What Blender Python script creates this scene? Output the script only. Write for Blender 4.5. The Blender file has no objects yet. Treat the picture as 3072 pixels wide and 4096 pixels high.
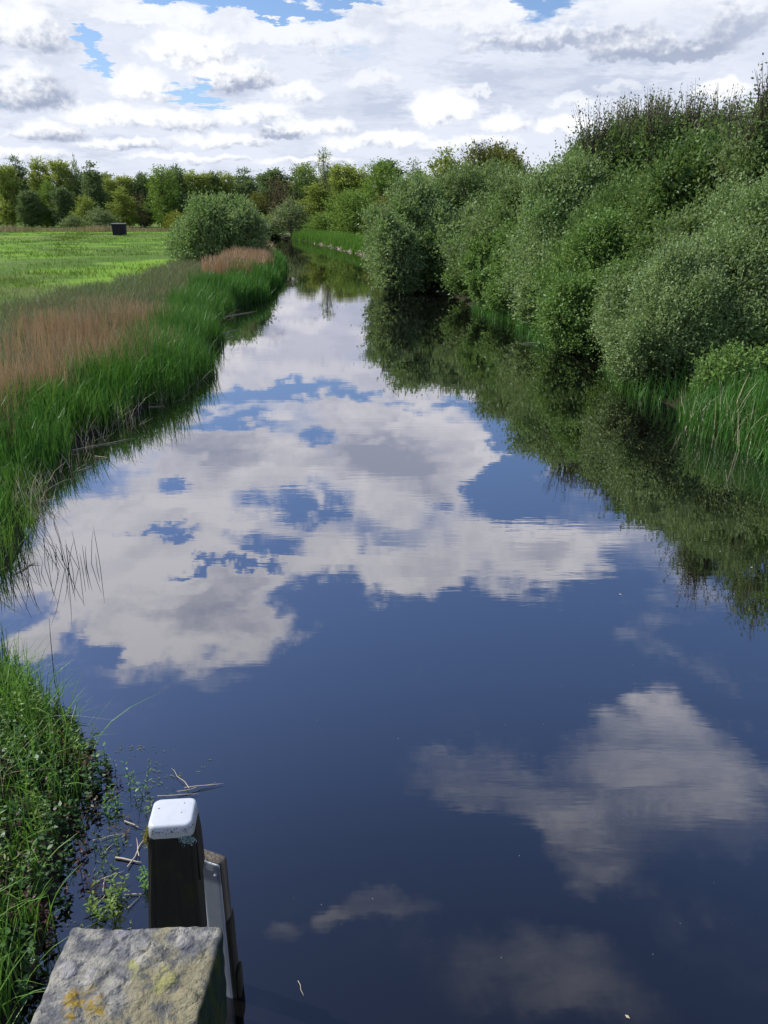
import bpy, math, random
import numpy as np
from mathutils import Vector
R = math.radians
scene = bpy.context.scene
COL = scene.collection

# ------------------------------------------------------------------ camera
cam_d = bpy.data.cameras.new('camera'); cam = bpy.data.objects.new('camera', cam_d); COL.objects.link(cam)
cam.location = (0, 0, 4.0); cam.rotation_euler = (R(90 - 21.2), 0, 0)
cam_d.sensor_fit = 'VERTICAL'; cam_d.sensor_height = 24.0; cam_d.sensor_width = 18.0
cam_d.lens = 18.0; cam_d.clip_start = 0.05; cam_d.clip_end = 6000
scene.camera = cam

# ------------------------------------------------------------------ light
SUN_AZ, SUN_EL = -72.0, 46.0      # degrees, azimuth from +Y towards +X
sun_d = bpy.data.lights.new('sun', 'SUN'); sun = bpy.data.objects.new('sun', sun_d); COL.objects.link(sun)
sun_d.energy = 3.7; sun_d.angle = R(0.7); sun_d.color = (1.0, 0.95, 0.86)
_sd = Vector((math.sin(R(SUN_AZ)) * math.cos(R(SUN_EL)), math.cos(R(SUN_AZ)) * math.cos(R(SUN_EL)), math.sin(R(SUN_EL))))
sun.rotation_euler = _sd.to_track_quat('Z', 'Y').to_euler(); sun.location = (-60, 20, 60)
scene.view_settings.view_transform = 'Standard'; scene.view_settings.look = 'None'
scene.view_settings.exposure = 0.62; scene.view_settings.gamma = 1.0
scene.cycles.max_bounces = 8; scene.cycles.diffuse_bounces = 5; scene.cycles.glossy_bounces = 3
scene.cycles.transmission_bounces = 5; scene.cycles.transparent_max_bounces = 4
scene.cycles.caustics_reflective = False; scene.cycles.caustics_refractive = False

# ------------------------------------------------------------------ node helper
class NT:
    def __init__(s, tree): s.t = tree; s.n = tree.nodes; s.l = tree.links
    def add(s, typ, **kw):
        n = s.n.new(typ)
        for k, v in kw.items(): setattr(n, k, v)
        return n
    def put(s, sock, v):
        if isinstance(v, bpy.types.NodeSocket): s.l.new(v, sock)
        elif v is not None:
            if hasattr(sock.default_value, '__len__') and not hasattr(v, '__len__'): v = [v] * len(sock.default_value)
            if sock.type == 'RGBA' and len(v) == 3: v = (*v, 1)
            sock.default_value = v
    def m(s, op, a, b=None, c=None, clamp=False):
        n = s.add('ShaderNodeMath', operation=op, use_clamp=clamp)
        for i, v in enumerate((a, b, c)): s.put(n.inputs[i], v) if v is not None else None
        return n.outputs[0]
    def v(s, op, a, b=None):
        n = s.add('ShaderNodeVectorMath', operation=op); s.put(n.inputs[0], a)
        if b is not None: s.put(n.inputs[1], b)
        return n.outputs['Value'] if op in ('LENGTH', 'DOT_PRODUCT', 'DISTANCE') else n.outputs[0]
    def comb(s, x, y, z=0.0):
        n = s.add('ShaderNodeCombineXYZ')
        for i, q in enumerate((x, y, z)): s.put(n.inputs[i], q)
        return n.outputs[0]
    def sep(s, a):
        n = s.add('ShaderNodeSeparateXYZ'); s.put(n.inputs[0], a); return n.outputs
    def noise(s, vec, scale, detail=4, rough=0.5, lac=2.0, dist=0.0, col=False):
        n = s.add('ShaderNodeTexNoise'); s.put(n.inputs['Vector'], vec)
        for k, q in (('Scale', scale), ('Detail', detail), ('Roughness', rough), ('Lacunarity', lac), ('Distortion', dist)): s.put(n.inputs[k], q)
        return n.outputs['Color' if col else 'Fac']
    def ramp(s, f, a, b, lo=0.0, hi=1.0, smooth=True):
        n = s.add('ShaderNodeMapRange', interpolation_type='SMOOTHSTEP' if smooth else 'LINEAR')
        for i, q in enumerate((f, a, b, lo, hi)): s.put(n.inputs[i], q)
        return n.outputs[0]
    def mix(s, f, a, b, blend='MIX'):
        n = s.add('ShaderNodeMix', data_type='RGBA', blend_type=blend)
        s.put(n.inputs['Factor'], f); s.put(n.inputs[6], a); s.put(n.inputs[7], b)
        return n.outputs[2]

# ------------------------------------------------------------------ sky
#  clouds as a direction field: (azimuth, elevation, half widths in degrees, tilt, weight)
COVER=[
 (-13.0, 25.0, 4.6, 0.6, 0, -2.5),
 (-18.0, 22.4, 3.0, 0.5, 0, -1.9),
 (-15.5, 18.8, 2.0, 0.5, 0, -1.7),
 (-9.0, 22.0, 4.5, 0.8, 0, 0.8),
 (-9.0, 18.2, 3.0, 0.9, 0, 0.7),
 (-18.5, 9.5, 0.6, 1.2, 15, -1.5),
 (-17.7, 8.6, 0.55, 0.7, 0, -1.3),
 (-12.2, 7.3, 1.8, 0.45, 0, -1.2),
 (-11.5, 6.3, 1.5, 0.3, 0, -1.0),
 (-7.9, 12.1, 3.2, 0.6, 0, -1.5),
 (-12.7, 12.1, 1.95, 0.3, 0, -1.2),
 (-6.5, 11.7, 0.7, 0.35, 0, -1.2),
 (-2.9, 12.4, 1.75, 0.3, 0, -0.9),
 
 (-12.7, 9.9, 2.55, 1.0, 0, 0.6),
 (3.7, 6.5, 2.1, 1.35, 0, 0.6),
 (-7.6, 11.9, 4.2, 0.5, 0, -1.0), (-2.5, 12.6, 2.6, 0.4, 0, -.8),
 (2.0, 13.3, 1.2, 0.4, 0, -0.7),
 (-12.5, 14.0, 3.35, 0.6, 0, -1.2),
 (-3.9, 15.6, 1.6, 0.75, 0, -1.0),
 (-11.4, 12.5, 2.7, 0.5, 0, -0.8),
 (6.0, 13.0, 1.35, 0.35, 0, -0.6),
 (1.1, 17.5, 7.7, 4.15, 0, 1.5),
 (-13.1, 16.4, 6.5, 3.0, 0, 1.1),
 (-16.8, 20.2, 6.5, 2.2, 0, 1.4),
 (-22.2, 19.9, 4.8, 1.45, 0, 0.9),
 (9.9, 15.9, 1.75, 4.05, 0, -2.0),
 (10.6, 20.0, 3.2, 1.7, 0, -1.6),
 (-7.4, 20.2, 2.0, .7, 0, -.9),
 (-4.8, 21.3, 1.6, .7, 0, -.9),
 (-16.1, 19.6, 2.0, 0.85, 0, -0.7),
 (4.1, 20.6, 1.65, 0.7, 0, -0.9),
 (-10.1, 23.7, 3.4, 0.55, 0, -1.1),
 (-2.6, 24.4, 8.65, 1.55, 0, 1.1),
 (2.7, 25.6, 4.2, 1.4, 0, 1.1),
 (12.0, 24.5, 5.4, 2.55, 0, 1.4),
 (8.6, 22.5, 5.85, 1.4, 0, 0.7),
 (-14.0, 28.4, 8.2, 4.0, 0, 1.9),
 (-20.0, 23.6, 8.0, 2.6, 0, 1.3),
 (-26.5, 28.3, 2.35, 1.55, 0, 1.3),
 (-23.2, 26.6, 2.95, 1.25, 0, 0.6),
 (-7.3, 26.7, 3.4, 1.7, 0, -0.8),
 (6.6, 27.7, 2.3, 1.35, 0, -0.7),
 (-21.9, 29.4, 1.0, 1.25, 0, -0.6),
 (-10.8, 33.8, 5.05, 0.85, 0, 0.45),
 (11.0, 40.9, 8.5, 2.2, -8, 1.5),
 (22.4, 36.6, 8.5, 3.0, 12, 1.4), (24.0, 41.5, 9.0, 3.6, 10, .8),
 (19.6, 43.5, 4.6, 3.4, 0, 1.3),
 (27.0, 38.6, 6.5, 2.4, 15, 1.1),
 (31.7, 40.7, 2.95, 1.6, 0, 0.55),
 (-5.1, 48.7, 2.0, 1.1, 0, 1.2),
 (-10.2, 49.1, 2.4, 1.0, 0, 1.0),
 (-0.4, 48.0, 5.5, 0.9, 0, 0.9),
 (16.5, 51.0, 11.0, 3.0, 0, 1.2),
 (31.5, 46.5, 5.0, 3.0, 10, 1.0),
 (25.6, 46.0, 1.9, 1.5, 0, 0.5),
 (-13.1, 53.4, 2.8, 1.45, 0, 0.5),]
GREY=[
 (3.7, 6.7, 1.9, 1.2, 0, -1.1),
 (-12.5, 10.0, 2.2, 0.8, 0, -0.8),
 (-16.5, 8.0, 2.0, 0.8, 0, -0.6),
 (12.0, 4.8, 4.0, 0.8, 0, -0.7),
 (-22.3, 7.0, 2.45, 1.1, 0, 0.9),
 (-20.5, 10.2, 1.2, 1.3, 0, 0.6),
 (-9.9, 7.6, 2.8, 0.45, -8, 0.8),
 (-7.1, 5.1, 1.7, 0.3, 0, 0.8),
 (-14.8, 5.6, 2.0, 0.3, 0, 0.5),
 (10.9, 10.2, 5.75, 0.55, 0, 0.75),
 (17.2, 9.3, 4.4, 0.7, 0, 1.0),
 (21.6, 10.3, 1.55, 1.05, 0, 0.8),
 (7.7, 10.3, 3.2, 0.6, 0, 0.5),
 (-1.8, 6.5, 4.3, 1.1, 0, 0.9),
 (9.6, 7.7, 6.5, 1.3, 0, 1.0),
 (16.3, 7.4, 4.25, 0.8, 0, 0.6),
 (5.3, 5.7, 1.05, 0.45, 0, 0.5),
 (-21.6, 4.6, 1.6, 0.45, 0, 0.6),
 (-11.8, 10.1, 0.85, 0.55, 0, 0.3),
 (-17.6, 4.0, 2.85, 0.3, 0, 0.4),
 (5.0, 11.7, 8.75, 1.0, 0, 0.12),
 (1.1, 17.2, 5.0, 2.3, 0, 1.15),
 (-13.3, 15.8, 3.4, 1.5, 0, 0.8),
 (-13.8, 28.0, 4.6, 2.1, 0, 0.95),
 (12.0, 24.0, 3.4, 1.2, 0, 0.7),
 (2.7, 24.9, 2.25, 0.85, 0, 0.4),
 (3.7, 19.6, 1.45, 0.7, 0, 0.3),]
world = bpy.data.worlds.new('World'); scene.world = world; world.use_nodes = True
w = NT(world.node_tree); w.n.clear()
_tc = w.add('ShaderNodeTexCoord').outputs['Generated']
_x, _y, _z = w.sep(_tc)
_za = w.m('MAXIMUM', _z, 0.0)
az = w.m('MULTIPLY', w.m('ARCTAN2', _x, _y), 57.2958)
el = w.m('MULTIPLY', w.m('ARCSINE', _za), 57.2958)
_h = w.m('ADD', _za, 0.10)
plan = w.comb(w.m('DIVIDE', _x, _h), w.m('DIVIDE', _y, _h), 0.0)        # a flat cloud layer overhead
_wn = w.sep(w.noise(plan, 2.6, 4, 0.6, col=True))
_wn2 = w.sep(w.noise(plan, 9.0, 5, 0.65, col=True))
_amp = w.m('MINIMUM', w.m('ADD', w.m('MULTIPLY', el, 0.22), 0.9), 6.5)
def _warp(i):
    a = w.m('SUBTRACT', _wn[i], 0.5); b = w.m('SUBTRACT', _wn2[i], 0.5)
    return w.m('MULTIPLY', w.m('ADD', w.m('MULTIPLY', a, 1.9), w.m('MULTIPLY', b, 1.4)), _amp)
pos = w.comb(w.m('ADD', az, _warp(0)), w.m('ADD', el, w.m('MULTIPLY', _warp(1), 0.55)), 0.0)
def field(blobs):
    tot = None
    for (a, e, ra, re, rot, wt) in blobs:
        p = w.v('SUBTRACT', pos, (a, e, 0.0))
        if rot:
            n = w.add('ShaderNodeVectorRotate', rotation_type='Z_AXIS'); w.put(n.inputs['Vector'], p); n.inputs['Angle'].default_value = R(rot); p = n.outputs[0]
        d = w.v('LENGTH', w.v('MULTIPLY', p, (1 / ra, 1 / re, 0.0)))
        b = w.ramp(d, 1.45, 0.35, 0.0, wt)
        tot = b if tot is None else w.m('ADD', tot, b)
    return tot
fbm = w.noise(plan, 2.3, 10, 0.60, 2.1)
fbm2 = w.noise(w.v('ADD', plan, (7.3, 2.1, 4.0)), 5.0, 7, 0.58, 2.1)
lowf = w.noise(w.v('ADD', plan, (3.0, -5.0, 9.0)), 0.9, 3, 0.5)
_fr = w.m('MULTIPLY', w.ramp(w.m('ABSOLUTE', az), 34.0, 60.0), 0.35)      # out of the frame: broken cloud
base = w.m('ADD', w.ramp(el, 11.2, 14.5, 0.85, 0.12), w.ramp(el, 22.0, 29.0, 0.0, -0.55))
base = w.m('ADD', base, _fr)
cov = w.m('ADD', base, field(COVER))
dens = w.m('ADD', cov, w.m('MULTIPLY', w.m('SUBTRACT', fbm, 0.5), w.ramp(el, 12.0, 17.0, 2.6, 3.6)))
cloud = w.ramp(dens, w.ramp(el, 30.0, 38.0, -0.12, -0.25), w.m('ADD', w.ramp(el, 11.0, 15.0, 0.62, 0.95), w.ramp(el, 30.0, 38.0, 0.0, 0.5)))
# thick middles and undersides are greyer, tops and edges are white: relief of the puffs seen from the side
gbl = field(GREY)
_sp = w.v('MULTIPLY', pos, w.comb(w.ramp(el, 1.0, 16.0, 0.24, 0.13, False), w.ramp(el, 1.0, 16.0, 0.52, 0.20, False), 0.0))
puff = w.noise(_sp, 1.0, 4, 0.5, 2.1)
puff_up = w.noise(w.v('ADD', _sp, (0.06, 0.20, 0.0)), 1.0, 4, 0.5, 2.1)
relief = w.m('MULTIPLY', w.m('SUBTRACT', puff_up, puff), w.ramp(el, 2.0, 30.0, 3.4, 1.6))
gshape = w.m('MULTIPLY', w.m('SUBTRACT', lowf, 0.5), 0.8)
fine = w.m('MULTIPLY', w.m('SUBTRACT', fbm2, 0.5), w.ramp(el, 3.0, 16.0, 0.35, 1.1))
grey = w.m('ADD', w.m('ADD', w.m('MULTIPLY', gbl, 0.85), relief), w.m('ADD', gshape, w.m('ADD', fine, 0.10)))
grey = w.m('MULTIPLY', grey, w.ramp(dens, 0.0, 1.0), clamp=True)
lit = w.mix(grey, (0.661, 0.670, 0.687), (0.322, 0.357, 0.444))
# heaped clouds low in the view: (azimuth, elevation, half widths, opacity, whiteness)
HEAPS = [
 (6.5, 11.3, 7.6, 1.0, 0.5, 0.75),
 (11.2, 10.1, 6.6, 0.9, 0.75, 0.25),
 (17.5, 9.4, 5.2, 1.0, 0.85, 0.05),
 (21.8, 10.4, 2.3, 1.4, 0.6, 0.2),
 (-21.8, 10.1, 3.05, 2.0, 0.9, 0.55),
 (-14.5, 11.2, 4.15, 0.95, 0.7, 0.95),
 (-5.3, 10.5, 5.3, 1.25, 0.6, 0.9),
 (-12.4, 9.4, 3.3, 1.55, 1, 0.8),
 (-15.7, 7.4, 2.55, 1.3, 0.9, 0.85),
 (-9.8, 8.1, 3.1, 1.0, 1, 0.45),
 (-22.3, 6.8, 2.9, 1.75, 1, 0.35),
 (-5.5, 7.3, 2.15, 0.9, 0.8, 0.75),
 (-0.9, 8.1, 2.1, 0.7, 0.5, 0.9),
 (5.8, 7.7, 1.05, 0.45, 0.6, 0.9),
 (14.9, 7.3, 1.7, 0.45, 0.4, 0.9),
 (21.6, 6.9, 2.0, 0.55, 0.9, 0.95),
 (12.1, 6.6, 1.6, 0.5, 0.5, 0.9),
 (3.7, 6.4, 2.4, 1.55, 1, 0.9),
 (-17.6, 5.7, 3.65, 1.0, 0.9, 0.8),
 (-13.4, 5.6, 2.8, 0.9, 1, 0.6),
 (-8.3, 6.0, 3.05, 0.95, 0.9, 0.75),
 (-21.6, 4.6, 2.7, 0.8, 1, 0.5),
 (-4.3, 5.4, 2.9, 0.8, 0.9, 0.8),
 (8.0, 5.5, 1.9, 0.95, 0.9, 0.85),
 (11.8, 5.3, 2.1, 0.7, 1, 0.95),
 (-7.1, 5.0, 1.8, 0.45, 0.9, 0.2),
 (1.0, 4.7, 2.85, 0.7, 0.9, 0.8),
 (-1.5, 4.4, 3.45, 0.6, 0.8, 0.8),
 (-10.8, 4.5, 3.6, 0.6, 0.9, 0.7),
 (-17.0, 4.1, 3.15, 0.5, 0.9, 0.55),
 (5.6, 4.4, 3.7, 0.55, 0.8, 0.75),
 (-22.9, 3.4, 3.2, 0.45, 0.8, 0.7),
 (-12.7, 3.4, 4.5, 0.35, 0.8, 0.7),
 (-5.3, 3.3, 4.05, 0.35, 0.8, 0.7),
]
_iso = w.comb(az, w.m('MULTIPLY', el, 1.25), 0.0)
_h1 = w.sep(w.noise(_iso, 0.42, 3, 0.55, col=True)); _h2 = w.sep(w.noise(_iso, 1.5, 5, 0.62, col=True))
_ha = w.ramp(el, 1.5, 11.0, 0.55, 1.35, False)
def _hw(i, k): return w.m('MULTIPLY', w.m('ADD', w.m('MULTIPLY', w.m('SUBTRACT', _h1[i], 0.5), 3.2), w.m('MULTIPLY', w.m('SUBTRACT', _h2[i], 0.5), 1.7)), w.m('MULTIPLY', _ha, k))
hx, hy = w.m('ADD', az, _hw(0, 1.0)), w.m('ADD', el, _hw(1, 0.55))
_tex = w.m('MULTIPLY', w.m('SUBTRACT', _h2[2], 0.5), 2.0)
def heaps(colour):
    for (a, e, ra, re, op, wh) in HEAPS:
        px_ = w.m('MULTIPLY', w.m('SUBTRACT', hx, a), 1 / ra); py_ = w.m('MULTIPLY', w.m('SUBTRACT', hy, e), 1 / re)
        low = w.m('MINIMUM', w.m('MULTIPLY', py_, 1.7), py_)                       # flat base
        d = w.v('LENGTH', w.comb(px_, low, 0.0))
        mask = w.ramp(d, 1.12, 0.62, 0.0, op)
        t_ = w.m('ADD', w.m('SUBTRACT', py_, w.m('MULTIPLY', px_, 0.35)), w.m('ADD', _tex, (wh - 0.5) * 1.6))
        colour = w.mix(mask, colour, w.mix(w.ramp(t_, -0.75, 0.60), (0.250, 0.288, 0.385), (0.687, 0.696, 0.713)))
    return colour
heap = heaps(w.mix(w.m('MULTIPLY', grey, 0.8), (0.525, 0.555, 0.630), (0.348, 0.392, 0.496)))
lit = w.mix(w.ramp(el, 10.5, 13.5), heap, lit)
streak = w.ramp(w.noise(w.v('MULTIPLY', plan, (2.2, 5.5, 1.0)), 1.6, 8, 0.62, 2.1, 0.6), 0.36, 0.62, 0.25, 1.0)
cloud = w.m('MULTIPLY', cloud, w.m('ADD', w.ramp(el, 32.0, 37.0, 1.0, 0.0), w.m('MULTIPLY', streak, w.ramp(el, 32.0, 37.0, 0.0, 0.60))))
sky = w.add('ShaderNodeTexSky', sky_type='NISHITA'); sky.sun_disc = False
sky.sun_elevation = R(SUN_EL); sky.sun_rotation = R(SUN_AZ); sky.air_density = 1.0; sky.dust_density = 0.6; sky.ozone_density = 1.5
SKY_STRENGTH = 0.08
k = 1.0 / SKY_STRENGTH
lit_s = w.v('MULTIPLY', lit, (k, k, k))
skyc = w.mix(1.0, sky.outputs[0], (0.86, 0.97, 1.17), 'MULTIPLY')
colr = w.mix(cloud, skyc, lit_s)
bg = w.add('ShaderNodeBackground'); w.put(bg.inputs['Color'], colr); bg.inputs['Strength'].default_value = SKY_STRENGTH
w.l.new(bg.outputs[0], w.add('ShaderNodeOutputWorld').inputs['Surface'])
world.cycles.sampling_method = 'MANUAL'; world.cycles.sample_map_resolution = 512

# ------------------------------------------------------------------ mesh helpers
def tag(o, label=None, cat=None, group=None, kind=None):
    if label: o['label'] = label
    if cat: o['category'] = cat
    if group: o['group'] = group
    if kind: o['kind'] = kind
    return o
def empty(name, loc, label=None, cat=None, group=None):
    o = bpy.data.objects.new(name, None); COL.objects.link(o); o.location = loc; o.empty_display_size = 0.2
    return tag(o, label, cat, group)
def mesh_obj(name, V, F, mat, parent=None, smooth=False, mats=None, fmat=None):
    """V (n,3) array; F (m,4) or (m,3) int array, or list of such arrays"""
    V = np.asarray(V, dtype=np.float32); Fs = F if isinstance(F, list) else [F]
    Fs = [np.asarray(f, dtype=np.int32) for f in Fs if len(f)]
    me = bpy.data.meshes.new(name)
    me.vertices.add(len(V)); me.vertices.foreach_set('co', V.ravel())
    loops = np.concatenate([f.ravel() for f in Fs]); sizes = np.concatenate([np.full(len(f), f.shape[1], np.int32) for f in Fs])
    me.loops.add(len(loops)); me.loops.foreach_set('vertex_index', loops)
    me.polygons.add(len(sizes)); starts = np.concatenate([[0], np.cumsum(sizes)[:-1]]).astype(np.int32)
    me.polygons.foreach_set('loop_start', starts); me.polygons.foreach_set('loop_total', sizes)
    me.polygons.foreach_set('use_smooth', np.full(len(sizes), smooth, bool))
    for q in (mats or [mat]): me.materials.append(q)
    if fmat is not None: me.polygons.foreach_set('material_index', np.asarray(fmat, np.int32))
    me.update(calc_edges=True); me.validate()
    o = bpy.data.objects.new(name, me); COL.objects.link(o)
    if parent: o.parent = parent
    return o
def unit(a): return a / np.maximum(np.linalg.norm(a, axis=-1, keepdims=True), 1e-9)
def leaves_arr(P, A, S, L, W):
    """diamond shaped leaves, slightly folded"""
    n = len(P); L = np.broadcast_to(np.asarray(L, float), (n,))[:, None]; W = np.broadcast_to(np.asarray(W, float), (n,))[:, None]
    V = np.empty((n, 4, 3)); V[:, 0] = P; V[:, 1] = P + A * L * .45 + S * W * .5; V[:, 2] = P + A * L; V[:, 3] = P + A * L * .45 - S * W * .5
    return V.reshape(-1, 3), np.arange(4 * n).reshape(n, 4)
def tubes(paths, sides=5):
    """paths: list of (points (k,3), radii (k,)) -> one mesh"""
    Vs, Fs, off = [], [], 0
    ang = np.arange(sides) * 2 * math.pi / sides
    for pts, rad in paths:
        pts = np.asarray(pts, float); rad = np.asarray(rad, float); k = len(pts)
        T = unit(np.gradient(pts, axis=0)); ref = np.where(np.abs(T[:, 2:3]) > .9, [[1., 0, 0]], [[0, 0, 1.]])
        U = unit(np.cross(T, ref)); Wv = np.cross(T, U)
        ring = pts[:, None] + (U[:, None] * np.cos(ang)[None, :, None] + Wv[:, None] * np.sin(ang)[None, :, None]) * rad[:, None, None]
        Vs.append(ring.reshape(-1, 3))
        i = np.arange(k - 1)[:, None] * sides + off; j = np.arange(sides)[None]; j2 = (j + 1) % sides
        Fs.append(np.stack([i + j, i + j2, i + sides + j2, i + sides + j], -1).reshape(-1, 4)); off += k * sides
    return np.concatenate(Vs), np.concatenate(Fs)
def blades_arr(rng, P, H, W, lean=.18, bend=.35, seg=4, yaw=None, tipw=.12):
    """grass / reed blades as tapering strips: P (n,3) feet, H heights, W widths"""
    n = len(P); t = np.linspace(0, 1, seg + 1)
    th = rng.uniform(0, 2 * math.pi, n); ld = np.stack([np.cos(th), np.sin(th), np.zeros(n)], 1)
    ln = np.minimum(np.abs(rng.normal(0, lean, n)), 2.2 * lean); bd = np.minimum(np.abs(rng.normal(0, bend, n)), 1.8 * bend)
    fy = th + math.pi / 2 + rng.normal(0, .6, n) if yaw is None else yaw
    sd = np.stack([np.cos(fy), np.sin(fy), np.zeros(n)], 1)
    V = np.empty((n, seg + 1, 2, 3))
    for k, q in enumerate(t):
        off = ld * (ln * q + bd * q ** 3)[:, None] * H[:, None]
        zz = H * (q - .45 * np.minimum(bd, 1.4) * q ** 3 * .8 - .3 * ln * ln * q)
        c = P + off; c[:, 2] += zz
        wk = W * (1 - (1 - tipw) * q ** 1.6) * (.75 if k == 0 else 1)
        V[:, k, 0] = c - sd * wk[:, None] / 2; V[:, k, 1] = c + sd * wk[:, None] / 2
    base = np.arange(n)[:, None] * (seg + 1) * 2 + np.arange(seg)[None] * 2
    F = np.stack([base, base + 1, base + 3, base + 2], -1).reshape(-1, 4)
    return V.reshape(-1, 3), F
def box_arr(x0, x1, y0, y1, z0, z1):
    V = np.array([(x, y, z) for z in (z0, z1) for y in (y0, y1) for x in (x0, x1)], float)
    F = np.array([(0, 2, 3, 1), (4, 5, 7, 6), (0, 1, 5, 4), (2, 6, 7, 3), (0, 4, 6, 2), (1, 3, 7, 5)])
    return V, F
def join(parts):
    Vs, Fs, off = [], [], 0
    for V, F in parts: Vs.append(V); Fs.append(np.asarray(F) + off); off += len(V)
    return np.concatenate(Vs), (np.concatenate(Fs) if len({f.shape[1] for f in Fs}) == 1 else Fs)

# ------------------------------------------------------------------ materials
MATS = {}
def new_mat(name):
    m = bpy.data.materials.new(name); m.use_nodes = True; t = NT(m.node_tree); t.n.clear()
    out = t.add('ShaderNodeOutputMaterial'); MATS[name] = m
    return m, t, out
def leaf_mat(name, c1, c2, c3=None, trans=.36, gloss=.012, scale=.5):
    m, t, out = new_mat(name)
    rnd = t.add('ShaderNodeNewGeometry').outputs['Random Per Island']
    obj = t.add('ShaderNodeTexCoord').outputs['Object']
    c = t.mix(rnd, c1, c2)
    if c3 is not None: c = t.mix(t.ramp(t.noise(obj, scale, 3, .6), .42, .68), c, c3); c = t.mix(t.ramp(t.noise(t.v('ADD', obj, (4, 7, 1)), scale * 2.2, 4, .6), .40, .66, 0, .55), c, c2)
    d = t.add('ShaderNodeBsdfDiffuse'); t.put(d.inputs[0], c)
    tr = t.add('ShaderNodeBsdfTranslucent'); t.put(tr.inputs[0], t.mix(1.0, c, (1.12, 1.12, .75), 'MULTIPLY'))
    g = t.add('ShaderNodeBsdfGlossy'); g.inputs['Roughness'].default_value = .42; t.put(g.inputs[0], (.8, .85, .9))
    a = t.add('ShaderNodeMixShader'); a.inputs[0].default_value = trans; t.l.new(d.outputs[0], a.inputs[1]); t.l.new(tr.outputs[0], a.inputs[2])
    b = t.add('ShaderNodeMixShader'); b.inputs[0].default_value = gloss; t.l.new(a.outputs[0], b.inputs[1]); t.l.new(g.outputs[0], b.inputs[2])
    t.l.new(b.outputs[0], out.inputs[0]); return m
def pbr(name, rough=.7, spec=.3):
    m, t, out = new_mat(name); p = t.add('ShaderNodeBsdfPrincipled'); p.inputs['Roughness'].default_value = rough
    p.inputs['Specular IOR Level'].default_value = spec; t.l.new(p.outputs[0], out.inputs[0]); return m, t, p
def bump(t, p, h, strength=.5, dist=.02):
    b = t.add('ShaderNodeBump'); b.inputs['Strength'].default_value = strength; b.inputs['Distance'].default_value = dist
    t.put(b.inputs['Height'], h); t.l.new(b.outputs[0], p.inputs['Normal'])

L_WILLOW = leaf_mat('willow_leaf', (0.19, 0.276, 0.122), (0.259, 0.353, 0.159), (0.182, 0.294, 0.103))
L_DULL = leaf_mat('dull_leaf', (0.141, 0.21, 0.088), (0.21, 0.282, 0.12), (0.153, 0.246, 0.082))
L_MID = leaf_mat('alder_leaf', (0.125, 0.226, 0.064), (0.189, 0.299, 0.093), (0.165, 0.278, 0.068))
L_DEEP = leaf_mat('deep_leaf', (0.091, 0.161, 0.053), (0.152, 0.233, 0.077), (0.116, 0.196, 0.053))
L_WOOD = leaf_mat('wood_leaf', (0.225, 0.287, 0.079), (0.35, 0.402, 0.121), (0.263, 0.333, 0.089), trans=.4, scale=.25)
L_WOODD = leaf_mat('dark_wood_leaf', (.110, .165, .085), (.175, .235, .110), (.130, .195, .085), trans=.4, scale=.25)  # deeper green foliage of the dark tree kind in the far wood
L_OLIVE = leaf_mat('olive_leaf', (0.138, 0.15, 0.037), (0.206, 0.213, 0.056), (0.125, 0.163, 0.044))
L_BRIGHT = leaf_mat('bright_leaf', (0.132, 0.228, 0.048), (0.216, 0.312, 0.078), (0.168, 0.264, 0.06), trans=.4)
L_LIME = leaf_mat('lime_leaf', (0.18, 0.24, 0.054), (0.276, 0.324, 0.084), (0.204, 0.264, 0.06), trans=.4)
L_SAGE = leaf_mat('sage_leaf', (0.15, 0.206, 0.1), (0.237, 0.288, 0.15), (0.163, 0.237, 0.088))
L_GOLD = leaf_mat('golden_leaf', (.170, .190, .025), (.250, .260, .040), (.130, .170, .025), trans=.4)
L_RUST = leaf_mat('young_brown_leaf', (0.144, 0.096, 0.054), (0.228, 0.168, 0.096), (0.156, 0.144, 0.066))
L_TIP = leaf_mat('shoot_leaf', (.120, .145, .085), (.190, .205, .130), (.150, .135, .090))
L_REED = leaf_mat('reed_blade', (0.048, 0.151, 0.024), (0.098, 0.229, 0.044), (0.059, 0.181, 0.024), trans=.3, gloss=.025, scale=.35)
L_REED2 = leaf_mat('bright_reed_blade', (.085, .200, .030), (.140, .260, .050), None, trans=.35)
L_DRY = leaf_mat('dry_reed_stalk', (.300, .190, .120), (.480, .350, .235), (.350, .200, .115), trans=.2, gloss=.04, scale=.3)
L_PINK = leaf_mat('pinkish_stalk', (.26, .19, .13), (.40, .32, .23), (.22, .21, .10), trans=.2, scale=.15)
L_PALE = leaf_mat('bleached_stalk', (.42, .36, .26), (.60, .54, .42), None, trans=.1)
L_SEDGE = leaf_mat('sedge_blade', (.110, .160, .070), (.190, .220, .120), (.170, .165, .100), trans=.3, scale=.25)
L_TURF = leaf_mat('turf_blade', (.085, .220, .022), (.155, .290, .038), (.085, .170, .028), trans=.4, gloss=.02, scale=.12)
L_TUSS = leaf_mat('tussock_blade', (.075, .135, .022), (.130, .190, .035), (.120, .150, .045), trans=.35, scale=.1)
L_BANK = leaf_mat('bank_blade', (0.081, 0.203, 0.032), (0.176, 0.324, 0.061), (0.101, 0.23, 0.034), trans=.32, gloss=.02, scale=1.2)
L_HERB = leaf_mat('herb_leaf', (0.042, 0.105, 0.031), (0.091, 0.168, 0.05), (0.056, 0.126, 0.036), trans=.25, gloss=.02, scale=2.)
L_WINE = leaf_mat('wine_red_leaf', (.050, .022, .022), (.100, .045, .034), (.040, .040, .022), trans=.25, gloss=.02, scale=2.)
L_RUSH = leaf_mat('rush_stem', (.020, .050, .032), (.040, .080, .045), None, trans=.1)

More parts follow.
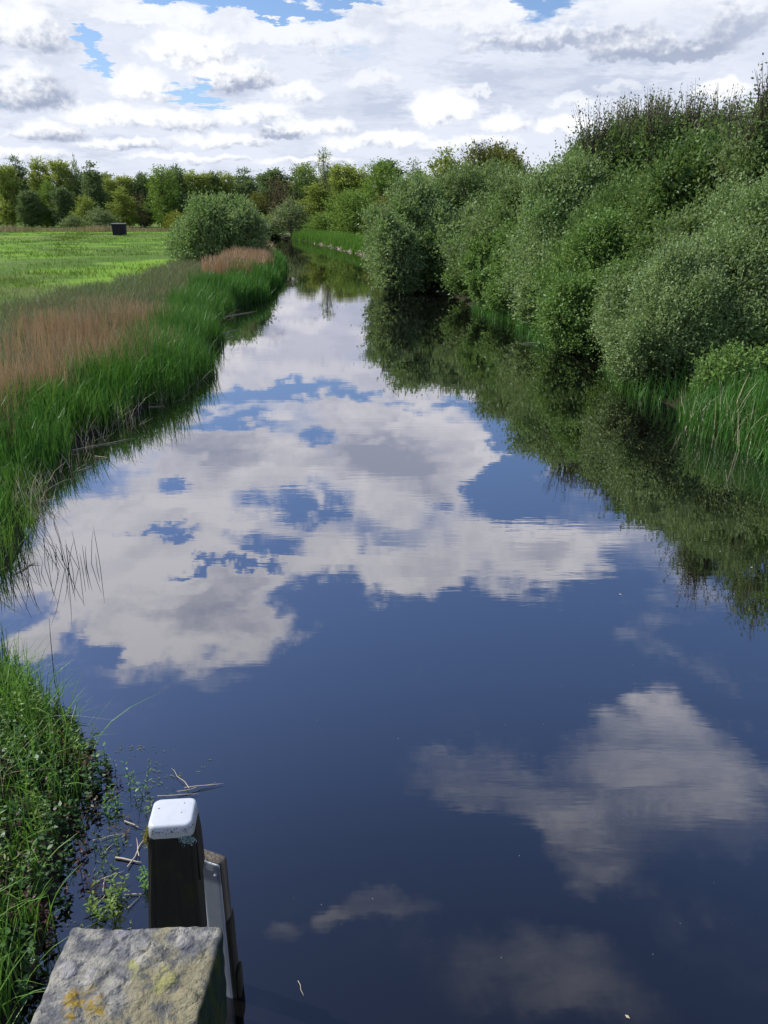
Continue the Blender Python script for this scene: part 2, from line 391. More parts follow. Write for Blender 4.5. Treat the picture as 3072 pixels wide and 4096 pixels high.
BARK, t, p = pbr('bark', .9, .2)
o_ = t.add('ShaderNodeTexCoord').outputs['Object']
t.put(p.inputs['Base Color'], t.mix(t.noise(o_, 6, 5, .6), (.060, .048, .036), (.140, .120, .095)))
PALEBARK, t, p = pbr('pale_bark', .85, .2)
t.put(p.inputs['Base Color'], t.mix(t.ramp(t.noise(t.add('ShaderNodeTexCoord').outputs['Object'], 3, 4, .6), .4, .6), (.35, .33, .30), (.10, .08, .07)))

# ground: mown-ish meadow, sedgy bank, dark mud at the water's edge (edge distance comes with the mesh)
GROUND, t, p = pbr('ground', .95, .1)
ob = t.add('ShaderNodeTexCoord').outputs['Object']
edge = t.add('ShaderNodeAttribute', attribute_name='inland').outputs['Fac']
n1 = t.noise(t.v('MULTIPLY', ob, (.075, .085, 1)), 1.0, 7, .66); n2 = t.noise(ob, 1.6, 6, .7); n3 = t.noise(t.v('MULTIPLY', ob, (.025, .05, 1)), 1.0, 3, .5)
mead = t.mix(t.ramp(n1, .42, .56), (.150, .280, .026), (.075, .130, .026))
mead = t.mix(t.m('MULTIPLY', t.ramp(n2, .45, .70), .6), mead, (.105, .190, .024))
mead = t.mix(t.m('MULTIPLY', t.ramp(n3, .55, .66), .55), mead, (.130, .130, .055))
bank = t.mix(t.ramp(n2, .35, .65), (.090, .125, .055), (.150, .160, .090))
near = t.m('ADD', edge, t.m('MULTIPLY', t.m('SUBTRACT', n2, .5), 3.0))
c = t.mix(t.ramp(near, 5.5, 9.5), bank, mead)
c = t.mix(t.ramp(near, .6, 2.2), (.030, .028, .018), c)
t.put(p.inputs['Base Color'], c); bump(t, p, n2, .6, .12)

WATER, t, out = new_mat('canal_water')
ob = t.add('ShaderNodeTexCoord').outputs['Object']
cosv = t.m('SUBTRACT', 1.0, t.add('ShaderNodeLayerWeight').outputs['Facing'])
fc = t.add('ShaderNodeFloatCurve'); t.put(fc.inputs['Value'], cosv)
cv = fc.mapping.curves[0]; pts = [(0, 1.0), (.05, .86), (.11, .70), (.26, .60), (.40, .50), (.52, .40), (.62, .29), (.72, .175), (.82, .11), (1, .08)]
cv.points[0].location = pts[0]; cv.points[1].location = pts[-1]
for q in pts[1:-1]: cv.points.new(*q)
fc.mapping.update()
rip = t.noise(t.v('MULTIPLY', ob, (.8, 4.2, 1)), 1.3, 3, .55)
rip2 = t.noise(t.v('MULTIPLY', ob, (.25, .9, 1)), 1.0, 2, .5)
patch = t.ramp(t.noise(t.v('MULTIPLY', ob, (.06, .16, 1)), 1.0, 2, .5), .45, .62, .25, 1.0)
h = t.m('ADD', t.m('MULTIPLY', t.m('MULTIPLY', rip, patch), .0026), t.m('MULTIPLY', rip2, .0034))
bp = t.add('ShaderNodeBump'); bp.inputs['Strength'].default_value = 1.0; bp.inputs['Distance'].default_value = .35; t.put(bp.inputs['Height'], h)
gl = t.add('ShaderNodeBsdfGlossy'); gl.inputs['Roughness'].default_value = .012; t.put(gl.inputs[0], (.95, .92, .97)); t.l.new(bp.outputs[0], gl.inputs['Normal'])
df = t.add('ShaderNodeBsdfDiffuse'); t.put(df.inputs[0], (.0035, .0032, .0035))
mx = t.add('ShaderNodeMixShader'); t.put(mx.inputs[0], fc.outputs[0]); t.l.new(df.outputs[0], mx.inputs[1]); t.l.new(gl.outputs[0], mx.inputs[2]); t.l.new(mx.outputs[0], out.inputs[0])

# ------------------------------------------------------------------ terrain and water
LS = np.array([(-80,-2.2),(2.4,-1.85),(3.4,-1.95),(4.2,-2.15),(4.7,-2.15),(5.2,-2.5),(5.8,-3.05),(6.3,-3.8),(6.8,-4.8),(7.6,-4.6),(8.3,-4.45),(9.1,-4.6),(10.4,-5.15),(11.9,-5.5),(13.5,-5.6),(14.8,-5.4),(15.9,-5.2),(18.15,-5.1),(20.5,-4.75),(21.2,-4.85),(22.5,-5.5),(26,-5.75),(32,-6.8),(37.1,-6.75),(39.2,-6.2),(50.2,-6.7),(63,-7.9),(91,-12),(111.6,-15.3),(144,-20.6),(165,-26)])
RS = np.array([(-80,8.5),(5,7.8),(13,6.9),(14.4,6.15),(16.3,6.5),(18.15,6.1),(23.3,6.7),(25.5,5.5),(30.6,5.0),(37,3.9),(41,3.7),(45,2.0),(54,-.5),(81,-1.4),(111.6,-8.2),(144,-17),(165,-25.6)])
def Lx(y): return np.interp(y, LS[:, 0], LS[:, 1])
def Rx(y): return np.interp(y, RS[:, 0], RS[:, 1])
PD = [-4, -1.2, -.4, 0, .35, 1, 3, 6]; PZ = [-1.3, -.9, -.3, -.03, .16, .30, .45, .6]
def zd(d): return np.interp(d, PD, PZ)
def ground_z(x, y):
    d = np.maximum(Lx(y) - x, x - Rx(y)); z = zd(d)
    return np.where(y > 165, .6, z) + .05 * np.sin(x * .31 + y * .17) * np.clip((d - 4) / 6, 0, 1)
def terrain():
    ys = np.concatenate([np.arange(-80, 0, 8), np.arange(0, 30, .4), np.arange(30, 70, 1.0), np.arange(70, 165, 3), [165, 168, 175, 190, 220, 280, 400, 700, 1400, 3000, 5000]])
    dl = np.array([5000, 2000, 900, 400, 220, 130, 80, 50, 32, 22, 15, 11, 8, 6, 4.5, 3, 2, 1.4, 1, .7, .35, .15, 0, -.2, -.4, -.8, -1.2])
    Vx, In = [], []
    for y in ys:
        l, r = float(Lx(y)), float(Rx(y)); hw = (r - l) / 2
        xl = [l - d if d > 0 else min(l - d, l + hw * .9 * (-d / 1.2)) for d in dl]; xr = [r + d if d > 0 else max(r + d, r - hw * .9 * (-d / 1.2)) for d in dl[::-1]]
        xs = xl + [(l + r) / 2] + xr
        zz = ground_z(np.array(xs), y)
        Vx.append(np.stack([xs, np.full(len(xs), y), zz], 1)); In.append(np.maximum(l - np.array(xs), np.array(xs) - r) if y < 165 else np.full(len(xs), 20.))
    n = len(Vx[0]); V = np.concatenate(Vx); k = len(ys)
    i = np.arange(k - 1)[:, None] * n; j = np.arange(n - 1)[None]
    F = np.stack([i + j, i + j + 1, i + n + j + 1, i + n + j], -1).reshape(-1, 4)
    o = mesh_obj('ground', V, F, GROUND, smooth=True); tag(o, kind='structure')
    a = o.data.attributes.new('inland', 'FLOAT', 'POINT'); a.data.foreach_set('value', np.concatenate(In).astype(np.float32))
terrain()
wv = np.array([(-60, -80, 0), (60, -80, 0), (60, 175, 0), (-60, 175, 0)], float)
tag(mesh_obj('water', wv, np.array([(0, 1, 2, 3)]), WATER), kind='structure')

# ------------------------------------------------------------------ woody plants
def lump_clumps(rng, K, hw, H, zb, rfac, prof, ry=None):
    """foliage lumps filling a crown of half width hw and height H above zb"""
    ry = ry or hw; out = []; ph = rng.uniform(0, 6.28, 2)
    for i in range(K):
        u = (i + rng.uniform(0, 1)) / K; th = i * 2.39996 + rng.uniform(-.5, .5); lob = 1 + .24 * math.sin(2 * th + ph[0] + u * 3) + .18 * math.sin(3 * th + ph[1] - u * 4)
        r = hw * rfac * rng.uniform(.5, 1.25); rad = max(prof(u) - r / hw * .9, 0.0) * rng.uniform(.75, 1.05) if rng.random() > .2 else prof(u) * .3 * rng.random()
        rad *= lob; z = zb + r * .75 + u * max(H - 1.7 * r, .1) * rng.uniform(.90, 1.06)
        out.append((math.cos(th) * rad * hw, math.sin(th) * rad * ry, z, r))
    for i in range(K // 3):                                     # boughs that stand out of the mass
        u = rng.uniform(.15, .95); th = rng.uniform(0, 6.28); r = hw * rfac * rng.uniform(.35, .6); rad = prof(u) * rng.uniform(.9, 1.08)
        out.append((math.cos(th) * rad * hw, math.sin(th) * rad * ry, zb + r + u * (H - 1.5 * r) * rng.uniform(1.0, 1.08), r))
    return np.array(out)
P_BUSH = lambda u: (1 - u ** 2.2) ** .55 * (.80 + .35 * min(u * 3, 1) * .6)
P_TREE = lambda u: max(.0, math.sin(math.pi * min(1, (u * .86 + .12))) ** .7)
P_SPIRE = lambda u: (1 - u) ** .75 * (.55 + .45 * min(u * 4, 1)) + .04
def crown_arr(rng, cl, n, leaf, per, sl, up=.5, thin=.0, asp=.5):
    w = cl[:, 3] ** 2; idx = rng.choice(len(cl), n, p=w / w.sum())
    d = rng.normal(size=(n, 3)); d[:, 2] = d[:, 2] * .95 + .22; d = unit(d)
    r = cl[idx, 3] * rng.uniform(.40, 1.0, n) ** .6 * (1 + .22 * np.sin(d[:, 0] * 7 + idx) * np.sin(d[:, 2] * 6 + d[:, 1] * 5 + idx * 2))
    o = cl[idx, :3] + d * r[:, None]
    ins = np.zeros(n, bool)
    for k in range(len(cl)): ins |= (np.linalg.norm(o - cl[k, :3], axis=1) < cl[k, 3] * .72) & (idx != k)
    keep = ~ins | (rng.random(n) < .12)
    q = 2 * math.pi / (np.median(cl[:, 3]) * 2.1); pz = rng.uniform(0, 6.28, 3)                 # hollows between the leafy boughs
    hol = np.sin(o[:, 0] * q + pz[0] + .8 * np.sin(o[:, 2] * q)) * np.sin(o[:, 1] * q + pz[1]) + np.sin(o[:, 2] * q * 1.15 + pz[2] + o[:, 0] * q * .5) * .8
    keep &= (hol > -.55) | (rng.random(n) < .35); o, d = o[keep], d[keep]; n = len(o)
    T = unit(d * .75 + np.array([0, 0, up]) + rng.normal(0, .33, (n, 3))); L = sl * rng.uniform(.5, 1.2, n) * np.where(rng.random(n) < .12, 1.8, 1.0)
    f = np.linspace(.05, 1, per)[None] + rng.uniform(-.06, .06, (n, per))
    P = o[:, None] + T[:, None] * (L[:, None] * f)[..., None]
    A = unit(T[:, None] * .55 + rng.normal(0, .55, (n, per, 3)) + np.array([0, 0, .06]))
    S = unit(np.cross(A, rng.normal(size=(n, per, 3))))
    P, A, S = P.reshape(-1, 3), A.reshape(-1, 3), S.reshape(-1, 3)
    l = leaf * rng.uniform(.65, 1.25, len(P))
    return leaves_arr(P, A, S, l, l * asp)
def shoots_arr(rng, cl, n, L, leaf, per, zmin):
    """bare upright shoots with small leaves, standing out of the top"""
    top = cl[cl[:, 2] > zmin]; top = top if len(top) else cl
    idx = rng.integers(0, len(top), n); d = unit(rng.normal(size=(n, 3)) * [1, 1, .4] + [0, 0, .9])
    o = top[idx, :3] + d * top[idx, 3:4] * .7; T = unit(d * .35 + [0, 0, 1.0] + rng.normal(0, .16, (n, 3))); l = L * rng.uniform(.45, 1.25, n)
    paths = [(np.array([o[i], o[i] + T[i] * l[i] * .5, o[i] + (T[i] + rng.normal(0, .06, 3)) * l[i]]), np.array([.012, .008, .003]) * max(1, L)) for i in range(n)]
    tv, tf = tubes(paths, 3)
    f = np.linspace(.15, 1.02, per)[None] + rng.uniform(-.03, .03, (n, per)); P = (o[:, None] + T[:, None] * (l[:, None] * f)[..., None]).reshape(-1, 3)
    A = unit(np.repeat(T, per, 0) * .8 + rng.normal(0, .6, (n * per, 3))); S = unit(np.cross(A, rng.normal(size=(n * per, 3))))
    q = leaf * rng.uniform(.6, 1.3, n * per); lv = leaves_arr(P, A, S, q, q * .55)
    return (tv, tf), lv
def limbs(rng, cl, base, nst, r0, spread, pick=None, single=False):
    paths = []
    sel = pick if pick is not None else range(len(cl))
    stems = [np.array(base) + np.array([math.cos(a), math.sin(a), 0]) * spread * rng.uniform(.2, 1) for a in rng.uniform(0, 6.28, nst)] if not single else [np.array(base)]
    if single:
        top = cl[np.argmax(cl[:, 2])]; b = np.array(base); tt = np.linspace(0, 1, 6)[:, None]
        tp = b + (np.array([top[0] * .5, top[1] * .5, top[2]]) - b) * tt + rng.normal(0, r0 * .5, (6, 3)) * np.minimum(tt, .6)
        paths.append((tp, r0 * (1.05 - np.linspace(0, 1, 6) * .85)))
    for i in sel:
        c = cl[i, :3]
        if single:
            h = np.clip((c[2] - base[2]) * .55, .1, None); q = np.clip(h / max(tp[-1][2] - base[2], .1), 0, .95); s = tp[0] + (tp[-1] - tp[0]) * q; ra = r0 * (1 - q) * .5 + .01
        else: s = stems[int(rng.integers(0, nst))]; ra = r0
        mid = s * .5 + c * .5 + np.array([0, 0, -.10 if not single else .05]) * np.linalg.norm(c - s) + rng.normal(0, .04, 3) * np.linalg.norm(c - s)
        m1 = s * .75 + mid * .25; paths.append((np.array([s, mid * .55 + s * .45, mid, c * .55 + mid * .45, c + unit(c - mid) * cl[i, 3] * .5]), ra * np.array([1, .75, .55, .36, .10])))
        for _ in range(3):
            d = unit(rng.normal(size=3) + [0, 0, .5]); e = c + d * cl[i, 3] * .95
            paths.append((np.array([c * .6 + mid * .4, (c + e) / 2 + rng.normal(0, .05, 3) * cl[i, 3], e]), ra * np.array([.34, .2, .06])))
    return paths
def woody(name, label, cat, group, loc, hw, H, zb, seed, mat, leaf, n, per=6, sl=.5, K=26, rfac=.36, prof=P_BUSH, ry=None, up=.5, stems=6, r0=.06, single=False, shoots=None, asp=.5, extra=None, bark=None, tip=None):
    """one tree or bush: an Empty with a trunk (stems, limbs, twigs) and a crown of leaves. loc = foot on the ground."""
    rng = np.random.default_rng(seed)
    cl = lump_clumps(rng, K, hw, H, zb, rfac, prof, ry)
    if extra is not None: cl = np.concatenate([cl, np.array(extra, float)])
    o = empty(name, loc, label, cat, group)
    parts = [tubes(limbs(rng, cl, (0, 0, -.12), stems, r0, hw * .25, single=single))]
    crown = [crown_arr(rng, cl, n, leaf, per, sl, up, asp=asp)]
    mats, fm = [mat], None
    if shoots:
        (tv, tf), lv = shoots_arr(rng, cl, *shoots[:4], zb + H * shoots[4]); parts.append((tv, np.concatenate([tf])))
        crown.append(lv); mats = [mat, tip or L_TIP]
    V, F = join(parts); mesh_obj('trunk', V, F, bark or BARK, o, smooth=True)
    V, F = join(crown)
    if shoots: fm = np.concatenate([np.zeros(len(crown[0][1]), int), np.ones(len(crown[1][1]), int)])
    mesh_obj('crown', V, F, mat, o, mats=mats, fmat=fm)
    return o

def gz(x, y): return float(ground_z(np.array([x]), y)[0])
def bush(X, Y, zb, zt, hw, seed, mat, label, leaf, n, cat='bush', name='bush', group='bushes and trees along the far bank of the canal', **kw):
    g = gz(X, Y); return woody(name, label, cat, group, (X, Y, g), hw, zt - g, max(zb, .05) - g, seed, mat, leaf, n, **kw)
GR = 'willows and alders on the right bank'
bush(1.9, 46, -.1, 5.5, 2.9, 1, L_WILLOW, 'grey green willow leaning out over the water where the canal bends', 0.175, 16200, shoots=(150, .75, .09, 8, .45), tip=L_WILLOW, per=6, sl=.6, K=34, rfac=.32, group=GR, name='willow')
bush(.45, 43.3, -.05, 2.7, 1.35, 2, L_WILLOW, 'low drooping willow skirt touching the water below the leaning willow', 0.163, 7020, shoots=(150, .75, .09, 8, .45), tip=L_WILLOW, per=6, sl=.5, K=16, up=.2, group=GR, name='willow')
bush(4.7, 48.5, -.1, 6.8, 3.3, 3, L_DULL, 'dull dark willow behind and above the leaning willow', 0.175, 15120, per=6, sl=.6, K=32, rfac=.33, group=GR, name='willow')
bush(8.6, 63, .4, 8.6, 3.6, 4, L_OLIVE, 'olive tree with a rounded brown twiggy top behind the willows', 0.232, 10800, per=6, sl=.7, K=30, group=GR, cat='tree', name='oak_tree', shoots=(240, 1.3, .17, 6, .55), r0=.12)
bush(6.3, 38, -.1, 5.9, 3.0, 5, L_DULL, 'tall grey green willow left of the twiggy trees, feet in the water', 0.151, 18360, per=6, sl=.55, K=34, rfac=.33, group=GR, name='willow')
bush(4.6, 39.3, -.05, 3.4, 1.6, 6, L_MID, 'fresh green alder bush at the water, between the grey willows', 0.145, 10260, per=6, sl=.45, K=18, group=GR, name='alder_bush')
bush(7.2, 32.2, -.1, 6.1, 2.7, 7, L_WILLOW, 'sage grey willow in the middle of the bank below the twiggy trees', 0.128, 21600, shoots=(150, .75, .09, 8, .45), tip=L_WILLOW, per=6, sl=.5, K=30, rfac=.34, group=GR, name='willow')
bush(5.7, 32.0, -.05, 2.5, 1.3, 8, L_MID, 'small yellowish alder bush hanging over the reeds at the foot of the sage willow', 0.116, 9180, per=6, sl=.4, K=14, group=GR, name='alder_bush')
bush(10.3, 33.5, .3, 7.9, 3.5, 9, L_DEEP, 'tall dark tree with a wide crown of bare leafy shoots against the sky', 0.139, 23760, per=6, sl=.6, K=36, rfac=.33, group=GR, cat='tree', name='alder_tree', shoots=(900, 1.3, .10, 10, .6), r0=.09)
bush(12.6, 31.8, .3, 7.8, 3.0, 10, L_DULL, 'second tall twiggy tree just beside the tallest one at the edge', 0.139, 17280, per=6, sl=.6, K=28, group=GR, cat='tree', name='alder_tree', shoots=(700, 1.2, .10, 10, .6), r0=.09)
bush(8.3, 34.5, 1., 6.4, 2.0, 11, L_DULL, 'leaning tree with thin shoots at the left shoulder of the tall dark tree', 0.139, 9720, per=6, sl=.55, K=20, group=GR, cat='tree', name='alder_tree', shoots=(300, 1.0, .11, 7, .6), r0=.07)
bush(7.0, 26.3, -.1, 4.1, 1.9, 12, L_MID, 'bright mid green alder bush in the hollow left of the large front willow', 0.110, 23760, per=6, sl=.42, K=26, rfac=.34, group=GR, name='alder_bush')
bush(8.2, 28.2, .2, 5.2, 2.3, 13, L_DEEP, 'deep green alder behind the bright alder bush', 0.116, 17280, per=6, sl=.45, K=24, group=GR, name='alder_bush')
bush(9.7, 25, .5, 5.9, 2.6, 14, L_DEEP, 'dark broad leaved tree filling the shade behind the front willow', 0.122, 25920, per=6, sl=.5, K=30, rfac=.34, group=GR, cat='tree', name='alder_tree', asp=.65)
bush(7.1, 18.9, -.05, 3.3, 1.75, 15, L_WILLOW, 'large pale willow bush nearest the water at the front of the bank', 0.074, 54000, shoots=(150, .75, .09, 8, .45), tip=L_WILLOW, per=6, sl=.36, K=34, rfac=.33, group=GR, name='willow')
bush(9.0, 19.6, .0, 5.0, 2.4, 16, L_WILLOW, 'tallest front willow, cut by the picture edge above the reeds', 0.074, 66000, shoots=(150, .75, .09, 8, .45), tip=L_WILLOW, per=6, sl=.38, K=34, rfac=.34, group=GR, name='willow')
bush(10.1, 22.3, .3, 6.6, 1.25, 17, L_DULL, 'slender tree with reddish shoots rising highest at the picture edge', 0.116, 11880, per=6, sl=.5, K=22, group=GR, cat='tree', name='alder_tree', shoots=(260, 1.3, .09, 9, .55), r0=.06, prof=P_TREE)
bush(7.1, 15.9, .35, 1.15, .55, 18, L_MID, 'low leafy sapling with fresh green sprigs behind the front reeds', 0.082, 1620, per=6, sl=.3, K=10, group=GR, name='sapling')
bush(8.0, 16.1, .35, 1.25, .5, 19, L_MID, 'small leafy sapling at the picture edge behind the front reeds', 0.095, 936, per=6, sl=.3, K=10, group=GR, name='sapling')
bush(11.2, 17.6, .3, 6.6, 2.3, 90, L_MID, 'tall fresh green tree outside the frame edge, seen by its reflection', 0.095, 13500, sl=.5, K=26, group=GR, cat='tree', name='alder_tree', shoots=(200, 1.0, .09, 8, .55))
bush(11.6, 21.5, .3, 7.9, 2.2, 91, L_DULL, 'tall tree half cut by the picture edge behind the slender reddish tree', 0.103, 13500, sl=.5, K=26, group=GR, cat='tree', name='alder_tree', shoots=(260, 1.2, .09, 8, .55))
for i, (X, Y, zb_, zt, hw, mt, lb) in enumerate([
    (5.5, 35.2, -.05, 3.6, 1.7, L_MID, 'rounded fresh green bush filling the bank beside the small yellowish alder'),
    (6.3, 29.0, -.05, 3.1, 1.5, L_WILLOW, 'sage coloured bush at the water just before the bright mid green alder'),
    (6.0, 24.3, -.05, 1.9, 1.0, L_MID, 'low green bush overhanging the dead branch in the water'),
    (7.3, 23.2, .0, 2.6, 1.3, L_MID, 'green bush in the corner behind the large pale front willow'),
    (8.0, 31.0, .2, 4.6, 1.8, L_MID, 'fresh green bush between the sage willow and the tall dark tree'),
    (8.6, 22.6, .2, 4.3, 1.6, L_DULL, 'grey green bush showing between the two front willows'),
    (10.6, 20.6, .2, 4.6, 1.9, L_MID, 'fresh green bush at the picture edge behind the tallest front willow'),
    (4.3, 44.3, .0, 4.2, 1.8, L_WILLOW, 'sage willow in the notch beside the dull dark willow')]):
    bush(X, Y, zb_, zt, hw, 70 + i, mt, lb, .0040 * Y + .012, int(9500 * hw), per=6, sl=.42, K=18, rfac=.36, group=GR, name='willow' if mt in (L_WILLOW, L_DULL) else 'alder_bush')
for i, (X, Y, zt, hw, lb) in enumerate([(13.5, 41, 6.6, 3.0, 'dark tree in the gap behind the tall twiggy tree'), (10.2, 45, 6.6, 2.8, 'dull green tree behind the grey willows, below the olive tree'), (7.6, 55, 7.0, 2.8, 'grey green tree between the dull dark willow and the olive tree')]):
    bush(X, Y, .4, zt, hw, 30 + i, L_DULL, lb, .2, 6500, per=6, sl=.6, K=24, group=GR, cat='tree', name='alder_tree')

# the round willow on the near bank
bush(-12.0, 60, .6, 4.95, 3.0, 40, L_WILLOW, 'round grey green willow bush standing alone on the meadow bank', 0.198, 16200, shoots=(150, .75, .09, 8, .45), tip=L_WILLOW, per=6, sl=.6, K=40, rfac=.34, group='bushes on the meadow bank', name='willow',
     extra=[(-2.6, -.3, 1.1, 1.1), (-3.1, .2, .7, .9), (-1.9, -.8, 1.8, 1.2), (2.4, -.6, 1.0, 1.0)])

# ---- trees beyond the meadow and at the end of the canal: a few prototypes, then copies
def proto(name, mat, H, hw, seed, leaf, n, per, sl, K, prof, rfac=.3, zb=.8, up=.45, single=True, **kw):
    return woody(name, 'prototype', 'tree', None, (0, 0, 0), hw, H, zb, seed, mat, leaf, n, per=per, sl=sl, K=K, rfac=rfac, prof=prof, up=up, single=single, r0=kw.pop('r0', .16), **kw)
PR = {
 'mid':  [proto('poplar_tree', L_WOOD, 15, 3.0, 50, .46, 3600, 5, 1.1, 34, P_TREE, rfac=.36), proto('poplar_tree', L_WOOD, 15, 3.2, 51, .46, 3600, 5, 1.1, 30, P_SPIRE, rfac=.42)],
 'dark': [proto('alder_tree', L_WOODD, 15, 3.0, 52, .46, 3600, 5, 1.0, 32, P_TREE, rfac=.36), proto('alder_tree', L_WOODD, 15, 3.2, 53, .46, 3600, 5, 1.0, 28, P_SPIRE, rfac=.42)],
 'lime': [proto('birch_tree', L_LIME, 8, 2.6, 54, .36, 1500, 5, .9, 22, P_BUSH, rfac=.38, zb=.2), proto('birch_tree', L_LIME, 12, 2.8, 55, .36, 2300, 5, .9, 30, P_TREE, rfac=.34)],
 'brt':  [proto('birch_tree', L_BRIGHT, 14, 3.2, 56, .36, 2600, 5, 1.0, 34, P_TREE, rfac=.36), proto('alder_bush', L_BRIGHT, 8, 3.4, 57, .30, 3000, 5, .9, 34, P_BUSH, rfac=.34, zb=.1)],
 'sage': [proto('willow', L_SAGE, 6, 3.2, 58, .32, 2000, 5, .8, 28, P_BUSH, rfac=.35, zb=.1)],
 'oliv': [proto('oak_tree', L_OLIVE, 10, 3.4, 59, .32, 2600, 5, .9, 30, P_BUSH, rfac=.36, zb=.3)],
 'gold': [proto('golden_bush', L_GOLD, 4, 3.0, 60, .30, 1300, 5, .7, 22, P_BUSH, rfac=.36, zb=.05)],
 'bare': [proto('bare_tree', L_RUST, 12, 3.0, 61, .26, 420, 5, 1.2, 40, P_TREE, rfac=.30, r0=.2)],
 'thin': [proto('thin_tree', L_DEEP, 14, 1.7, 62, .34, 520, 5, .9, 26, P_TREE, rfac=.34, r0=.13)],
 'spire': [proto('birch_tree', L_LIME, 15, 2.2, 63, .28, 900, 5, .7, 40, P_SPIRE, rfac=.30, r0=.14, bark=PALEBARK)],
}
SIZE = {'mid': (15, 3.0), 'dark': (15, 3.0), 'lime': (8, 2.6), 'brt': (14, 3.2), 'sage': (6, 3.2), 'oliv': (10, 3.4), 'gold': (4, 3.), 'bare': (12, 3.), 'thin': (14, 1.7), 'spire': (15, 2.2)}
DIMS = {('lime', 1): (12, 2.8), ('brt', 1): (8, 3.4), ('mid', 1): (15, 3.2), ('dark', 1): (15, 3.2)}
FIRST = set()
def plant(kind, var, x, y, H, hw, label, group, rot):
    src = PR[kind][var]; h0, w0 = DIMS.get((kind, var), SIZE[kind])
    if (kind, var) not in FIRST: FIRST.add((kind, var)); o = src
    else:
        o = src.copy(); COL.objects.link(o)
        for ch in list(src.children):
            c = ch.copy(); COL.objects.link(c); c.parent = o
    o.location = (x, y, gz(x, y)); o.rotation_euler = (0, 0, rot); o.scale = (1.15 * hw / w0, 1.15 * hw / w0, (1.06 if kind == 'spire' else .95) * H / h0)
    o['label'] = label; o['group'] = group; o['category'] = 'bush' if H < 5.5 else 'tree'
GW = 'trees of the wood beyond the meadow'; GC = 'trees at the end of the canal'
